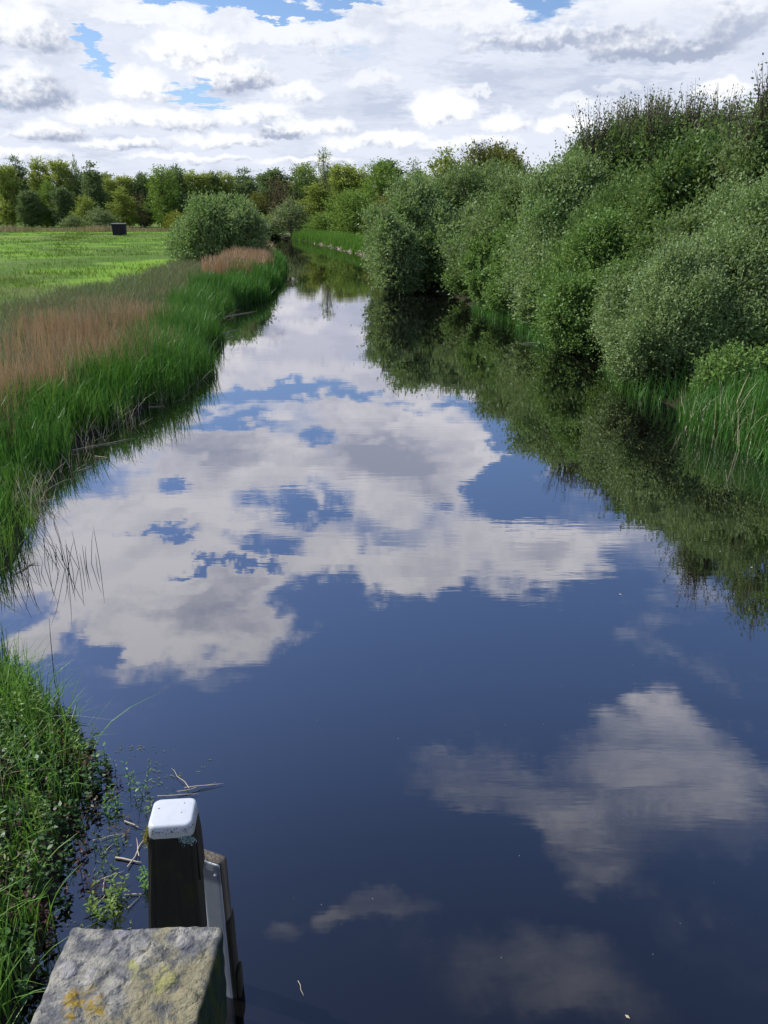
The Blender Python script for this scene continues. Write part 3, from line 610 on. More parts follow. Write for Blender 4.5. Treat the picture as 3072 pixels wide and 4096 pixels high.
FOREST = [  # kind, variant, x, y, height, half width, label
 ('mid', 0, -89.8, 198, 14.3, 2.9, 'mid green tree cut by the picture edge in the far wood'),
 ('dark', 1, -88.89, 203, 15.4, 2.8, 'tall dark pointed tree nearest the picture edge in the far wood'),
 ('dark', 0, -82.45, 192, 8.2, 2.6, "low dark blue green tree at the wood's front, farthest from the shed"),
 ('mid', 1, -84.71, 206, 16.0, 3.5, 'tall twin topped green tree above the low dark tree'),
 ('brt', 0, -79.81, 198, 10.7, 2.5, 'lighter green tree squeezed between two tall ones in the far wood'),
 ('mid', 0, -79.14, 205, 15.9, 3.0, 'tallest mid green tree above the pale sage bushes'),
 ('dark', 0, -74.82, 193, 8.9, 2.4, "dark lower tree at the wood's front behind the sage bushes"),
 ('sage', 0, -76.17, 207, 15.2, 2.3, 'pale greyish treetop standing between the tallest green tree and the broad dark tree'),
 ('dark', 1, -69.97, 200, 14.0, 3.4, 'broad dark tree rising above the yellow green young tree'),
 ('lime', 0, -67.26, 186, 7.2, 2.5, 'yellow green young tree beside the shed, under the broad dark tree'),
 ('sage', 0, -62.65, 181, 4.6, 3.5, 'low pale sage bush beside the shed behind the dry reeds'),
 ('sage', 0, -67.96, 180, 3.2, 2.4, 'smallest pale sage bush behind the dry reeds'),
 ('mid', 1, -70.07, 212, 12.0, 2.9, 'short mid green tree in the dip of the treeline'),
 ('lime', 1, -59.35, 188, 8.4, 2.8, 'bright yellow green tree standing directly behind the dark shed'),
 ('mid', 0, -66.4, 214, 12.7, 2.9, 'green tree whose top shows above the bright tree behind the shed'),
 ('bare', 0, -56.24, 190, 7.8, 1.9, 'bare pinkish brown tree between the green ones beyond the shed'),
 ('dark', 0, -61.83, 213, 12.8, 2.4, 'dark tree rising behind the bare pinkish tree'),
 ('brt', 0, -51.0, 192, 13.5, 3.9, 'tall pale green tree lit on its open side, largest beyond the shed'),
 ('dark', 1, -49.55, 200, 13.4, 2.7, 'dark tree just beside the large pale green tree'),
 ('mid', 1, -46.64, 202, 13.0, 3.1, 'mid green tree with a blunt top above the golden bush'),
 ('dark', 0, -45.7, 190, 7.5, 2.4, 'low dark tree in the wood directly above the golden bush'),
 ('mid', 0, -44.19, 204, 12.8, 2.8, 'round topped green tree behind the golden bush and round willow'),
 ('dark', 0, -42.26, 206, 12.6, 2.6, 'dark tree above the left shoulder of the round willow'),
 ('mid', 1, -39.27, 206, 13.1, 3.3, 'green tree directly above the top of the round willow'),
 ('dark', 1, -37.14, 210, 11.6, 2.1, 'last dark tree of the wood where the treeline drops'),
 ('gold', 0, -43.04, 172, 3.7, 3.1, 'golden green low bush in front of the wood, beside the round willow'),
 ('gold', 0, -38.61, 170, 3.9, 2.7, 'golden green low bush half hidden by the round willow'),
 ('dark', 0, -33.11, 205, 10.8, 2.8, 'distant dark tree at the lowest point of the treeline.c'),
 ('oliv', 0, -27.28, 182, 8.2, 3.1, "pale brownish green tree right above the round willow's shoulder.c"),
 ('bare', 0, -22.33, 170, 10.4, 2.3, "bare branched tree with a visible dark trunk at the canal's end.c"),
 ('bare', 0, -20.43, 176, 9.9, 2.6, 'reddish bare tree between the dark trunk tree and the thin dark trees.c'),
 ('thin', 0, -18.58, 178, 12.5, 1.8, 'thin dark tree with gaps in its crown.c'),
 ('thin', 0, -16.9, 180, 12.8, 1.9, 'second thin dark tree, next to the birch spire.c'),
 ('lime', 0, -21.42, 152, 4.6, 2.4, "yellow green low tree above the dark bush at the canal's end.c"),
 ('dark', 0, -20.49, 146, 3.0, 1.7, 'low dark bush where the canal disappears.c'),
 ('sage', 0, -16.27, 144, 6.0, 3.4, 'pale sage willow at the water where the canal ends.c'),
 ('spire', 0, -10.73, 150, 13.1, 2.2, "birch with a thin bare spire standing highest above the canal's end.c"),
 ('lime', 1, -11.53, 149, 8.3, 3.5, 'yellow green birch around the foot of the spire.c'),
 ('mid', 0, -8.26, 166, 12.7, 3.2, 'olive green tree just beyond the birch spire.c'),
 ('mid', 1, -4.83, 164, 11.8, 3.0, 'green tree in the gap above the bright green bush.c'),
 ('brt', 0, -0.27, 142, 11.8, 3.2, 'tall pale green birch above the bright green bush.c'),
 ('brt', 1, -4.51, 124, 7.0, 3.8, 'large bright green bush behind the bright reed bed.c'),
 ('brt', 1, -10.03, 138, 4.0, 3.1, 'smaller bright green bush in front of the birch.c'),
 ('oliv', 0, 1.16, 102, 6.1, 2.9, 'yellowish olive tree next to the leaning willow.c'),
 ('thin', 0, 4.33, 126, 10.6, 1.7, 'dark narrow tree above the olive tree.c'),
 ('lime', 1, 6.97, 96, 9.8, 2.5, 'rounded yellow green tree above the leaning willow.c'),
 ('oliv', 0, 4.11, 84, 6.8, 1.8, 'low olive tree just behind the leaning willow.c'),
]
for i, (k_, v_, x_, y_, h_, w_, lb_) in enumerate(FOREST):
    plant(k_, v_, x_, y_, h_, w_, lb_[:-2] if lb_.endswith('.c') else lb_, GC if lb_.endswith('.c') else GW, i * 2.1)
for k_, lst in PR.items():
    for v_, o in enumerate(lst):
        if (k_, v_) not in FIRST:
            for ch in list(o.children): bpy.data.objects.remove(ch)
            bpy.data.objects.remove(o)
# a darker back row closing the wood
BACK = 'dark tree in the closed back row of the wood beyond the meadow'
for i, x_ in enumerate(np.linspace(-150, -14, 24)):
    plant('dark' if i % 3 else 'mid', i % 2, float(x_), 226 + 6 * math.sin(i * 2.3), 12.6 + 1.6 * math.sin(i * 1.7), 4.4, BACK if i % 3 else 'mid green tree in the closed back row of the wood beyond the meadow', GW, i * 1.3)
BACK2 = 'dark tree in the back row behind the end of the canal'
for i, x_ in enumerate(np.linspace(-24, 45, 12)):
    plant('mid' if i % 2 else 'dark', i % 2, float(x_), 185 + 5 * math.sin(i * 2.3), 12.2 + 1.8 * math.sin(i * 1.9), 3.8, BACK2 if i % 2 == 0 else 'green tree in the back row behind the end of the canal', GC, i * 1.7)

# far wood on the horizon: nobody could count it
rng = np.random.default_rng(7); cl = []
for i in range(150):
    x = -330 + i * 4.2 + rng.uniform(-2, 2); h = rng.uniform(9, 17)
    for q in range(3): cl.append((x + rng.uniform(-2, 2), 420 + rng.uniform(-6, 6), h * (.35 + .3 * q), rng.uniform(3.4, 4.8)))
V, F = crown_arr(rng, np.array(cl), 9000, 1.1, 4, 2.0, .4); tag(mesh_obj('forest', V, F, L_DEEP), kind='stuff', label='distant dark wood closing the horizon', cat='wood')

# ------------------------------------------------------------------ reeds and grasses
def band(rng, n, y0, y1, d0, d1, side=-1, pw=1.5, wob=.5):
    y = y0 + (y1 - y0) * rng.random(n) ** pw; d = d0 + (d1 - d0) * rng.random(n)
    d = d + wob * np.sin(y * .9) * .4 + wob * np.sin(y * 2.3 + 1) * .25
    x = Lx(y) - d if side < 0 else Rx(y) + d
    return np.stack([x, y, ground_z(x, y)], 1), d
def stuff(name, V, F, mat, label, cat, **kw): return tag(mesh_obj(name, V, F, mat, **kw), label, cat, None, 'stuff')
rng = np.random.default_rng(11)
P, d = band(rng, 17000, 8.6, 40, -.12, 1.45); P[:, 0] -= np.interp(P[:, 1], [8, 13, 17], [.40, .28, 0]); P[:, 2] = ground_z(P[:, 0], P[:, 1]); h = rng.uniform(.45, 1.3, len(P)) * np.interp(P[:, 1], [8, 10, 12.5, 17, 30, 40], [.25, .38, .58, .88, 1.0, 1.0]) * (1 + .18 * np.sin(P[:, 1] * 1.1) + .12 * np.sin(P[:, 1] * 2.7 + P[:, 0]))
a1 = blades_arr(rng, P, h, rng.uniform(.013, .028, len(P)), .085, .20)
P, d = band(rng, 13000, 36, 78, -.2, 1.8, pw=1.2); h = rng.uniform(.8, 1.4, len(P)) * (1 + .2 * np.sin(P[:, 1] * .6)) * np.interp(P[:, 1], [40, 52, 78], [1, .8, .55])
a2 = blades_arr(rng, P, h, rng.uniform(.03, .055, len(P)), .12, .15, 3)
stuff('reeds', *join([a1, a2]), L_REED, 'dense green reed bed along the meadow side of the canal', 'reeds')
P, d = band(rng, 2600, 13, 34, -.05, 1.5); P = P[np.sin(P[:, 1] * 1.9) + np.sin(P[:, 1] * .7 + 2) + rng.normal(0, .6, len(P)) > .2]
stuff('broad_reeds', *blades_arr(rng, P, rng.uniform(.6, 1.05, len(P)), rng.uniform(.020, .036, len(P)), .15, .5, 6), L_REED2, 'broader arching lighter reed leaves among the green reed bed', 'reeds')
P, d = band(rng, 900, 10, 38, -.3, .25)
stuff('dry_reeds', *blades_arr(rng, P, rng.uniform(.2, .6, len(P)), rng.uniform(.008, .018, len(P)), .5, .3, 3), L_PALE, 'bleached dead stalks along the waterline of the green reed bed', 'reeds')
# dry reed behind the green
P1, d = band(rng, 16000, 12, 40, .9, 4.7, pw=1.25, wob=.9); P1 = P1[np.sin(P1[:, 1] * .8 + P1[:, 0]) + np.sin(P1[:, 0] * 1.7 - P1[:, 1] * .35) + rng.normal(0, .8, len(P1)) > np.interp(P1[:, 1], [22, 32, 40], [-.6, .2, .9])]; h1 = rng.uniform(.75, 1.35, len(P1)) * np.interp(P1[:, 1], [12, 15, 24, 31, 40], [.65, .85, .8, .45, .3])
P2, d = band(rng, 5500, 42, 60, .7, 3.2, pw=1); h2 = rng.uniform(1.0, 1.6, len(P2))
P3, d = band(rng, 5000, 9.5, 16, 1.3, 4.0, pw=1); h3 = rng.uniform(.5, 1.0, len(P3))
P4, d = band(rng, 2500, 64, 100, .6, 2.2, pw=1); h4 = rng.uniform(.5, .9, len(P4))
P = np.concatenate([P1, P2, P3, P4]); h = np.concatenate([h1, h2, h3, h4]); wd = np.concatenate([np.full(len(P1), .011), np.full(len(P2), .03), np.full(len(P3), .009), np.full(len(P4), .05)])
b1 = blades_arr(rng, P, h, wd * rng.uniform(.7, 1.4, len(P)), .10, .10, 3, tipw=.35)
P, d = band(rng, 7500, 11, 44, .9, 4.6, pw=1.25, wob=.9)
stuff('sedge', *blades_arr(rng, P, rng.uniform(.3, .95, len(P)), np.interp(P[:, 1], [11, 44], [.010, .028]) * rng.uniform(.7, 1.3, len(P)), .18, .3, 3), L_SEDGE, 'green blades growing up through the dry reeds', 'sedge')
stuff('dry_reeds', *b1, L_DRY, 'reddish brown dry reeds standing behind the green reed bed', 'reeds')
# pale grey green sedge between the reeds and the meadow
P, d = band(rng, 26000, 10, 62, 3.2, 7.6, pw=1.4, wob=1.2); h = rng.uniform(.2, .65, len(P))
stuff('sedge', *blades_arr(rng, P, h, np.interp(P[:, 1], [10, 60], [.009, .035]) * rng.uniform(.7, 1.3, len(P)), .3, .4, 3), L_SEDGE, 'pale grey green sedge on the slope between meadow and reeds', 'sedge')
# meadow turf in tussocks
n = 52000; y = 14 + 150 * rng.random(n) ** 1.35; x = Lx(y) - 5.5 - (np.minimum(95, 8 + y * .62)) * rng.random(n)
lump = np.sin(x * .55 + 2 * np.sin(y * .21)) * np.sin(y * .33 + np.sin(x * .4)) + .5 * np.sin(x * 1.7 + y * 1.1)
keep = lump + rng.normal(0, .35, n) > -.1; x, y, lump = x[keep], y[keep], lump[keep]
P = np.stack([x, y, ground_z(x, y)], 1); h = rng.uniform(.08, .22, len(P)) * (1 + .5 * np.clip(lump, 0, 1))
stuff('meadow_grass', *blades_arr(rng, P, h, np.interp(y, [14, 60, 165], [.012, .05, .13]) * rng.uniform(.7, 1.3, len(P)), .4, .4, 2), L_TURF, 'bright green tussocky grass of the meadow', 'grass')
nt = 620; ty = 20 + 130 * rng.random(nt) ** 1.2; tx = Lx(ty) - 6.5 - (8 + ty * .6) * rng.random(nt); kk = np.sin(tx * .23 + ty * .1) + np.sin(ty * .16 - tx * .07) + rng.normal(0, .5, nt) > .1
tx, ty = np.repeat(tx[kk], 46), np.repeat(ty[kk], 46); sp_ = .25 + .004 * ty; tx = tx + rng.normal(0, 1, len(tx)) * sp_ * 1.5; ty = ty + rng.normal(0, 1, len(ty)) * sp_
stuff('rush_tussocks', *blades_arr(rng, np.stack([tx, ty, ground_z(tx, ty)], 1), rng.uniform(.12, .36, len(tx)), np.interp(ty, [20, 60, 150], [.014, .045, .12]), .35, .3, 2), L_TUSS, 'darker olive rush tussocks dotted over the meadow', 'rushes')
# pink dry reed strip at the foot of the wood
n = 6000; x = -120 + 92 * rng.random(n); y = 172 + rng.normal(0, 2.2, n) + .05 * x; P = np.stack([x, y, ground_z(x, y)], 1)
stuff('dry_reeds', *blades_arr(rng, P, rng.uniform(.4, 1.2, n) * (1 + .3 * np.sin(x * .3)), rng.uniform(.08, .18, n), .15, .1, 2, tipw=.3), L_PINK, 'pinkish strip of dry reeds at the foot of the far wood', 'reeds')
# right bank
P, d = band(rng, 2600, 12.6, 16.6, -.35, 1.3, 1, pw=1); h = rng.uniform(.45, 1.05, len(P))
r1 = blades_arr(rng, P, h, rng.uniform(.012, .024, len(P)), .12, .25)
P, d = band(rng, 2600, 17, 36, -.35, .5, 1, pw=1); h = rng.uniform(.3, .8, len(P)); r2 = blades_arr(rng, P, h, rng.uniform(.014, .028, len(P)), .16, .3)
stuff('reeds', *join([r1, r2]), L_REED, 'green reeds growing in the water at the foot of the front willow', 'reeds')
P, d = band(rng, 100, 12.8, 16.4, -.35, .6, 1, pw=1)
stuff('dry_reeds', *blades_arr(rng, P, rng.uniform(.6, 1.1, len(P)), rng.uniform(.012, .02, len(P)), .25, .2), L_PALE, 'bleached dead stalks among the reeds below the front willow', 'reeds')
P, d = band(rng, 9000, 60, 140, .0, 3.4, 1, pw=1); h = rng.uniform(.8, 1.5, len(P))
stuff('reeds', *blades_arr(rng, P, h, rng.uniform(.05, .10, len(P)), .1, .12, 3), L_REED2, 'bright green reed bed on the far bank beyond the leaning willow', 'reeds')
P, d = band(rng, 1200, 62, 118, -.5, .1, 1, pw=1); h = rng.uniform(.1, .35, len(P))
stuff('dry_reeds', *blades_arr(rng, P, h, rng.uniform(.1, .25, len(P)), .5, .4, 2), L_PALE, 'pale broken reed litter along the far waterline', 'reeds')
P, d = band(rng, 2600, 138, 160, -.1, 5, -1, pw=1); h = rng.uniform(.4, 1.0, len(P))
stuff('reeds', *blades_arr(rng, P, h, rng.uniform(.08, .14, len(P)), .1, .12, 3), L_SEDGE, 'grey green reeds where the canal disappears', 'reeds')

# ------------------------------------------------------------------ the dark shed at the far edge of the meadow
SHEDM, t, p = pbr('tarred_boards', .8, .2)
o_ = t.add('ShaderNodeTexCoord').outputs['Object']
t.put(p.inputs['Base Color'], t.mix(t.noise(t.v('MULTIPLY', o_, (8, 8, .6)), 2, 4, .6), (.012, .013, .018), (.035, .036, .045)))
ROOFM, t, p = pbr('felt_roof', .8, .3)
t.put(p.inputs['Base Color'], t.mix(t.noise(t.add('ShaderNodeTexCoord').outputs['Object'], 3, 4, .6), (.10, .11, .12), (.20, .21, .22)))
sh = empty('shed', (-45.6, 141, .58), 'small dark tarred box shed at the far edge of the meadow', 'shed'); sh.rotation_euler = (0, 0, R(9))
parts = []
for i in range(12):                                   # board cladding, slightly battered walls
    x0 = -1.1 + i * .1833
    V, F = box_arr(x0 + .008, x0 + .175, -.92 - .012 * (i % 2), .9, .05, 1.86); V[:4, 0] *= .93; parts.append((V, F))
V, F = box_arr(-1.09, 1.09, -.88, .88, .0, 1.84); V[:4, :2] *= .93; parts.append((V, F))
mesh_obj('wall', *join(parts), SHEDM, sh)
V, F = box_arr(-1.22, 1.22, -1.05, 1.02, 1.865, 1.97); V[[4, 5], 2] -= .06; V[[0, 1], 2] -= .06
mesh_obj('roof', V, F, ROOFM, sh)
V1 = box_arr(-.38, .38, -.985, -.935, .12, 1.35); V2 = box_arr(-.44, .44, -1.0, -.94, 1.36, 1.42)
mesh_obj('door', *join([V1, V2]), SHEDM, sh)
rng = np.random.default_rng(5)
n = 220; P = np.stack([rng.normal(-37.2, .5, n), rng.normal(146, .4, n), np.full(n, .58)], 1)
tag(mesh_obj('rush_tuft', *blades_arr(rng, P, rng.uniform(.6, 1.2, n), np.full(n, .12), .3, .3, 3), L_DEEP), 'single dark rush tuft in the meadow just beyond the shed', 'rush tuft')

# ------------------------------------------------------------------ bridge rail with lichen
RAIL, t, p = pbr('lichen_timber', .95, .15)
ob = t.add('ShaderNodeTexCoord').outputs['Object']; nrm = t.sep(t.add('ShaderNodeNewGeometry').outputs['Normal'])
a = t.noise(ob, 22, 8, .68); b = t.noise(ob, 75, 6, .7); g_ = t.noise(t.v('ADD', ob, (3, 1, 2)), 9, 5, .6); y_ = t.noise(t.v('ADD', ob, (.31, .04, 5)), 11, 5, .62)
vo = t.add('ShaderNodeTexVoronoi', feature='F1'); t.put(vo.inputs['Vector'], t.v('ADD', ob, t.v('MULTIPLY', t.noise(ob, 30, 3, .6, col=True), (.02, .02, .02)))); vo.inputs['Scale'].default_value = 34
c = t.mix(t.ramp(a, .38, .62), (.120, .128, .150), (.400, .385, .340))
c = t.mix(t.m('MULTIPLY', t.ramp(g_, .48, .58), .85), c, (.300, .270, .165)); c = t.mix(t.m('MULTIPLY', t.ramp(t.noise(t.v('ADD', ob, (5, 5, 1)), 40, 6, .7), .50, .60), .7), c, (.100, .110, .135))
c = t.mix(t.m('MULTIPLY', t.m('MULTIPLY', t.ramp(vo.outputs['Distance'], .5, .2), t.ramp(g_, .50, .42)), .55), c, (.330, .330, .375))
c = t.mix(t.ramp(b, .42, .30), c, (.055, .060, .065))
patch_d = t.v('LENGTH', t.v('MULTIPLY', t.v('SUBTRACT', ob, (-.320, .585, 3.2)), (1, .62, 0)))
yl = t.m('ADD', t.m('MULTIPLY', t.m('SUBTRACT', y_, .5), 1.4), t.ramp(patch_d, .05, .012, 0, .20))
c = t.mix(t.m('MULTIPLY', t.m('MULTIPLY', t.ramp(yl, .15, .24), .85), t.ramp(b, .38, .52)), c, (.360, .245, .020))
c = t.mix(t.m('MULTIPLY', t.ramp(t.noise(t.v('ADD', ob, (1.7, 2.2, 0)), 14, 5, .6), .60, .66), .8), c, (.330, .330, .130))
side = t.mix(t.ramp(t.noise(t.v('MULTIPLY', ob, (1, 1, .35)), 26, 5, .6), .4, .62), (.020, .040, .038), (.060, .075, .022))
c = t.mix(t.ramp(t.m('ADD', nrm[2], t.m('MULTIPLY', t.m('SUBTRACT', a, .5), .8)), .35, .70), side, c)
t.put(p.inputs['Base Color'], c)
hh = t.m('ADD', t.m('ADD', t.m('MULTIPLY', a, .9), t.m('MULTIPLY', b, .5)), t.m('MULTIPLY', t.ramp(vo.outputs['Distance'], .5, .2), .35)); bump(t, p, hh, 1.0, .022)
def vnoise(rng, V, amp, freqs):
    out = np.zeros(len(V))
    for f in freqs:
        for _ in range(4):
            k = unit(rng.normal(size=3)) * f; out += np.sin(V @ k + rng.uniform(0, 6.28)) / (f ** .7)
    return amp * out / np.abs(out).max()
def rough_block(name, x0, x1, y0, y1, z0, z1, step, rnd, mat, parent=None, amp=.004, seed=1, freqs=(20, 45, 90, 160)):
    """a block with rounded, worn edges: every face a grid"""
    import bmesh
    rng = np.random.default_rng(seed); dims = np.array([x1 - x0, y1 - y0, z1 - z0]); ce = np.array([x0 + x1, y0 + y1, z0 + z1]) / 2
    Vs, Fs, off = [], [], 0
    for ax in range(3):
        u, v = [q for q in range(3) if q != ax]
        nu, nv = max(2, int(dims[u] / step)), max(2, int(dims[v] / step))
        U, Vv = np.meshgrid(np.linspace(-.5, .5, nu + 1), np.linspace(-.5, .5, nv + 1), indexing='ij')
        for sgn in (-1, 1):
            P = np.zeros((nu + 1, nv + 1, 3)); P[..., u] = U * dims[u]; P[..., v] = Vv * dims[v]; P[..., ax] = sgn * dims[ax] / 2
            i = np.arange(nu)[:, None] * (nv + 1); j = np.arange(nv)[None]
            F = np.stack([i + j, i + nv + 1 + j, i + nv + 2 + j, i + 1 + j], -1).reshape(-1, 4)
            if (sgn > 0) == (ax == 1): F = F[:, ::-1]
            Vs.append(P.reshape(-1, 3)); Fs.append(F + off); off += P.shape[0] * P.shape[1]
    V = np.concatenate(Vs); F = np.concatenate(Fs)
    inner = np.clip(V, -(dims / 2 - rnd), dims / 2 - rnd); dl = V - inner; ln = np.linalg.norm(dl, axis=1, keepdims=True)
    nrm = dl / np.maximum(ln, 1e-9); V = inner + nrm * np.minimum(ln, rnd); V = V + nrm * vnoise(rng, V, amp, freqs)[:, None] + ce
    o = mesh_obj(name, V, F, mat, parent, smooth=True)
    bm = bmesh.new(); bm.from_mesh(o.data); bmesh.ops.remove_doubles(bm, verts=bm.verts, dist=1e-4); bmesh.ops.recalc_face_normals(bm, faces=bm.faces)
    for f in bm.faces: f.smooth = True
    bm.to_mesh(o.data); bm.free(); return o
WOOD, t, p = pbr('dark_wet_wood', .75, .25)
ob = t.add('ShaderNodeTexCoord').outputs['Object']; gr = t.noise(t.v('MULTIPLY', ob, (40, 40, 1.6)), 1.0, 6, .65); ms = t.noise(ob, 7, 5, .6)
c = t.mix(gr, (.006, .006, .006), (.026, .022, .017)); c = t.mix(t.m('MULTIPLY', t.ramp(ms, .48, .70), .8), c, (.020, .026, .008))
t.put(p.inputs['Base Color'], c); bump(t, p, gr, .8, .008)
GREYWOOD, t, p = pbr('weathered_plank', .85, .2)
ob = t.add('ShaderNodeTexCoord').outputs['Object']; gr = t.noise(t.v('MULTIPLY', ob, (60, 60, 1.5)), 1.0, 6, .7)
t.put(p.inputs['Base Color'], t.mix(t.ramp(gr, .35, .65), (.045, .040, .036), (.190, .165, .140))); bump(t, p, gr, .9, .006)
rail = empty('bridge_rail', (-.287, .0, 3.08), 'broad bridge rail end crusted with grey and yellow lichen', 'rail')
o = rough_block('beam', -.378, -.196, -1.3, .683, 3.07, 3.2, .005, .007, RAIL, None, .0055, 3, (40, 90, 170, 320, 420)); o.parent = rail; o.location = -Vector(rail.location)
for yy in (-1.1, .25): o = rough_block('post', -.36, -.225, yy - .07, yy + .07, -1.0, 3.066, .06, .012, WOOD, None, .003, 4); o.parent = rail; o.location = -Vector(rail.location)

# ------------------------------------------------------------------ mooring pile with a white cap
def pile_arr(rng, cx, cy, levels, nside=40, yaw=0.0):
    """levels: (z, half x, half y, shift x); worn square section"""
    ang = np.linspace(0, 2 * math.pi, nside, endpoint=False); cs, sn = np.cos(ang), np.sin(ang)
    sq = np.stack([np.sign(cs) * np.abs(cs) ** .33, np.sign(sn) * np.abs(sn) ** .33], 1); groove = rng.normal(0, .0025, nside)
    V = []
    for (z, hx, hy, sx) in levels:
        q = sq * [hx, hy] * (1 + groove / .1)[:, None] + rng.normal(0, .0012, (nside, 2))
        x = q[:, 0] * math.cos(yaw) - q[:, 1] * math.sin(yaw) + cx + sx; y = q[:, 0] * math.sin(yaw) + q[:, 1] * math.cos(yaw) + cy
        V.append(np.stack([x, y, np.full(nside, z)], 1))
    k = len(levels); V = np.concatenate(V + [np.array([[cx + levels[-1][3], cy, levels[-1][0]]])])
    i = np.arange(k - 1)[:, None] * nside; j = np.arange(nside)[None]; j2 = (j + 1) % nside
    F = np.stack([i + j, i + j2, i + nside + j2, i + nside + j], -1).reshape(-1, 4)
    T = np.stack([(k - 1) * nside + np.arange(nside), (k - 1) * nside + (np.arange(nside) + 1) % nside, np.full(nside, k * nside)], 1)
    return V, [F, T]
pile = empty('mooring_pile', (-.96, 2.79, 0), 'black mossy timber mooring pile with a white plastic cap', 'mooring pile')
def under(o, par): o.parent = par; o.location = -Vector(par.location); return o
rng = np.random.default_rng(8); YAW = R(5)
lv = [(-1.2, .160, .115, -.110), (.2, .145, .108, -.062), (.7, .133, .103, -.036), (1.0, .120, .099, -.018), (1.18, .112, .096, -.008), (1.30, .107, .095, -.001), (1.368, .104, .094, 0), (1.390, .095, .086, -.002)]
V, F = pile_arr(rng, -.978, 2.79, lv, yaw=YAW); under(mesh_obj('pile_body', V, F, WOOD, smooth=False), pile)
# chipped ridge of taller wood on the side away from the cap
V, F = pile_arr(rng, -.886, 2.84, [(1.05, .012, .07, 0), (1.25, .014, .07, -.002), (1.36, .013, .06, -.006), (1.41, .008, .035, -.01), (1.43, .003, .012, -.012)], 20, YAW)
under(mesh_obj('splinter', V, F, WOOD), pile)
CAPM, t, p = pbr('white_plastic', .35, .5)
ob = t.add('ShaderNodeTexCoord').outputs['Object']; z = t.sep(ob)[2]; sp = t.noise(ob, 120, 4, .7); s2 = t.noise(ob, 28, 3, .6)
dirt = t.m('MULTIPLY', t.m('MULTIPLY', t.ramp(sp, .50, .58), t.ramp(s2, .36, .50)), t.m('MULTIPLY', t.ramp(z, 1.442, 1.432), t.ramp(z, 1.395, 1.415)))
c = t.mix(t.m('MULTIPLY', t.ramp(z, 1.425, 1.40), .45), t.mix(t.m('MULTIPLY', t.ramp(s2, .45, .7), .35), (.50, .53, .60), (.40, .42, .44)), (.42, .46, .40)); c = t.mix(dirt, c, (.06, .05, .06)); t.put(p.inputs['Base Color'], c)
capV, capF = None, None
ang = np.linspace(0, 2 * math.pi, 64, endpoint=False)
def rrect(hx, hy, r):
    out = []
    for qx, qy, a0 in ((1, 1, 0), (-1, 1, 90), (-1, -1, 180), (1, -1, 270)):
        for a in np.linspace(a0, a0 + 90, 9): out.append((qx * (hx - r) + r * math.cos(R(a)), qy * (hy - r) + r * math.sin(R(a))))
    return np.array(out)
prof = [(1.380, .099, .090, .030), (1.384, .101, .092, .032), (1.434, .0995, .0905, .032), (1.444, .097, .088, .031), (1.4495, .092, .083, .030), (1.4505, .085, .076, .028), (1.452, .05, .045, .02)]
Vs = []
for (z, hx, hy, r) in prof:
    q = rrect(hx, hy, r); x = q[:, 0] * math.cos(YAW) - q[:, 1] * math.sin(YAW) - .968; y = q[:, 0] * math.sin(YAW) + q[:, 1] * math.cos(YAW) + 2.782
    Vs.append(np.stack([x, y, np.full(len(q), z)], 1))
ns = len(Vs[0]); k = len(Vs); V = np.concatenate(Vs + [np.array([[-.968, 2.782, 1.4523]])])
i = np.arange(k - 1)[:, None] * ns; j = np.arange(ns)[None]; j2 = (j + 1) % ns
F = np.stack([i + j, i + j2, i + ns + j2, i + ns + j], -1).reshape(-1, 4); T = np.stack([(k - 1) * ns + np.arange(ns), (k - 1) * ns + (np.arange(ns) + 1) % ns, np.full(ns, k * ns)], 1)
cap = under(mesh_obj('cap', V, [F, T], CAPM, smooth=True), pile)
NAIL, t, p = pbr('rusty_nail', .5, .5); t.put(p.inputs['Base Color'], (.03, .025, .022)); p.inputs['Metallic'].default_value = .6
def disc(cx, cy, cz, r, h, axis='z', n=12, dome=.5):
    a = np.arange(n) * 2 * math.pi / n; ring = np.stack([np.cos(a), np.sin(a), np.zeros(n)], 1)
    V = np.concatenate([ring * r, ring * r + [0, 0, h * (1 - dome)], ring * r * .6 + [0, 0, h], [[0, 0, h]]])
    if axis == '-y': V = np.stack([V[:, 0], -V[:, 2], V[:, 1]], 1)
    i = np.arange(n); i2 = (i + 1) % n
    F = np.concatenate([np.stack([i + o_ * n, i2 + o_ * n, i2 + (o_ + 1) * n, i + (o_ + 1) * n], 1) for o_ in (0, 1)]); T = np.stack([2 * n + i, 2 * n + i2, np.full(n, 3 * n)], 1)
    return V + [cx, cy, cz], [F, T]
for q in ((-1.035, 2.80), (-.925, 2.775), (-.925, 2.835)):
    V, F = disc(q[0], q[1], 1.4505, .0035, .0022); o = mesh_obj('nail', V, F, NAIL); o.parent = cap
V, F = disc(-.950, 2.6938, 1.416, .0042, .0022, '-y'); o = mesh_obj('nail', V, F, NAIL); o.parent = cap
MOSS = leaf_mat('yellow_moss', (.20, .19, .03), (.30, .27, .05), None); LICH = leaf_mat('teal_lichen', (.20, .30, .30), (.34, .45, .44), None, trans=.05)
n = 500; P = np.stack([rng.normal(-1.077, .005, n), rng.uniform(2.69, 2.82, n), 1.385 - np.abs(rng.normal(0, .035, n))], 1); A = unit(rng.normal(size=(n, 3)) + [-.8, -.3, .5]); V, F = leaves_arr(P, A, unit(np.cross(A, rng.normal(size=(n, 3)))), .010, .006)
under(mesh_obj('moss', V, F, MOSS), pile)
n = 420; P = np.stack([rng.normal(-.884, .015, n), rng.uniform(2.687, 2.696, n), 1.385 - np.abs(rng.normal(0, .014, n))], 1); A = unit(rng.normal(size=(n, 3)) * [1, .3, 1] + [0, -.35, 0]); V, F = leaves_arr(P, A, unit(np.cross(A, rng.normal(size=(n, 3)))), .009, .007)
under(mesh_obj('lichen', V, F, LICH), pile)

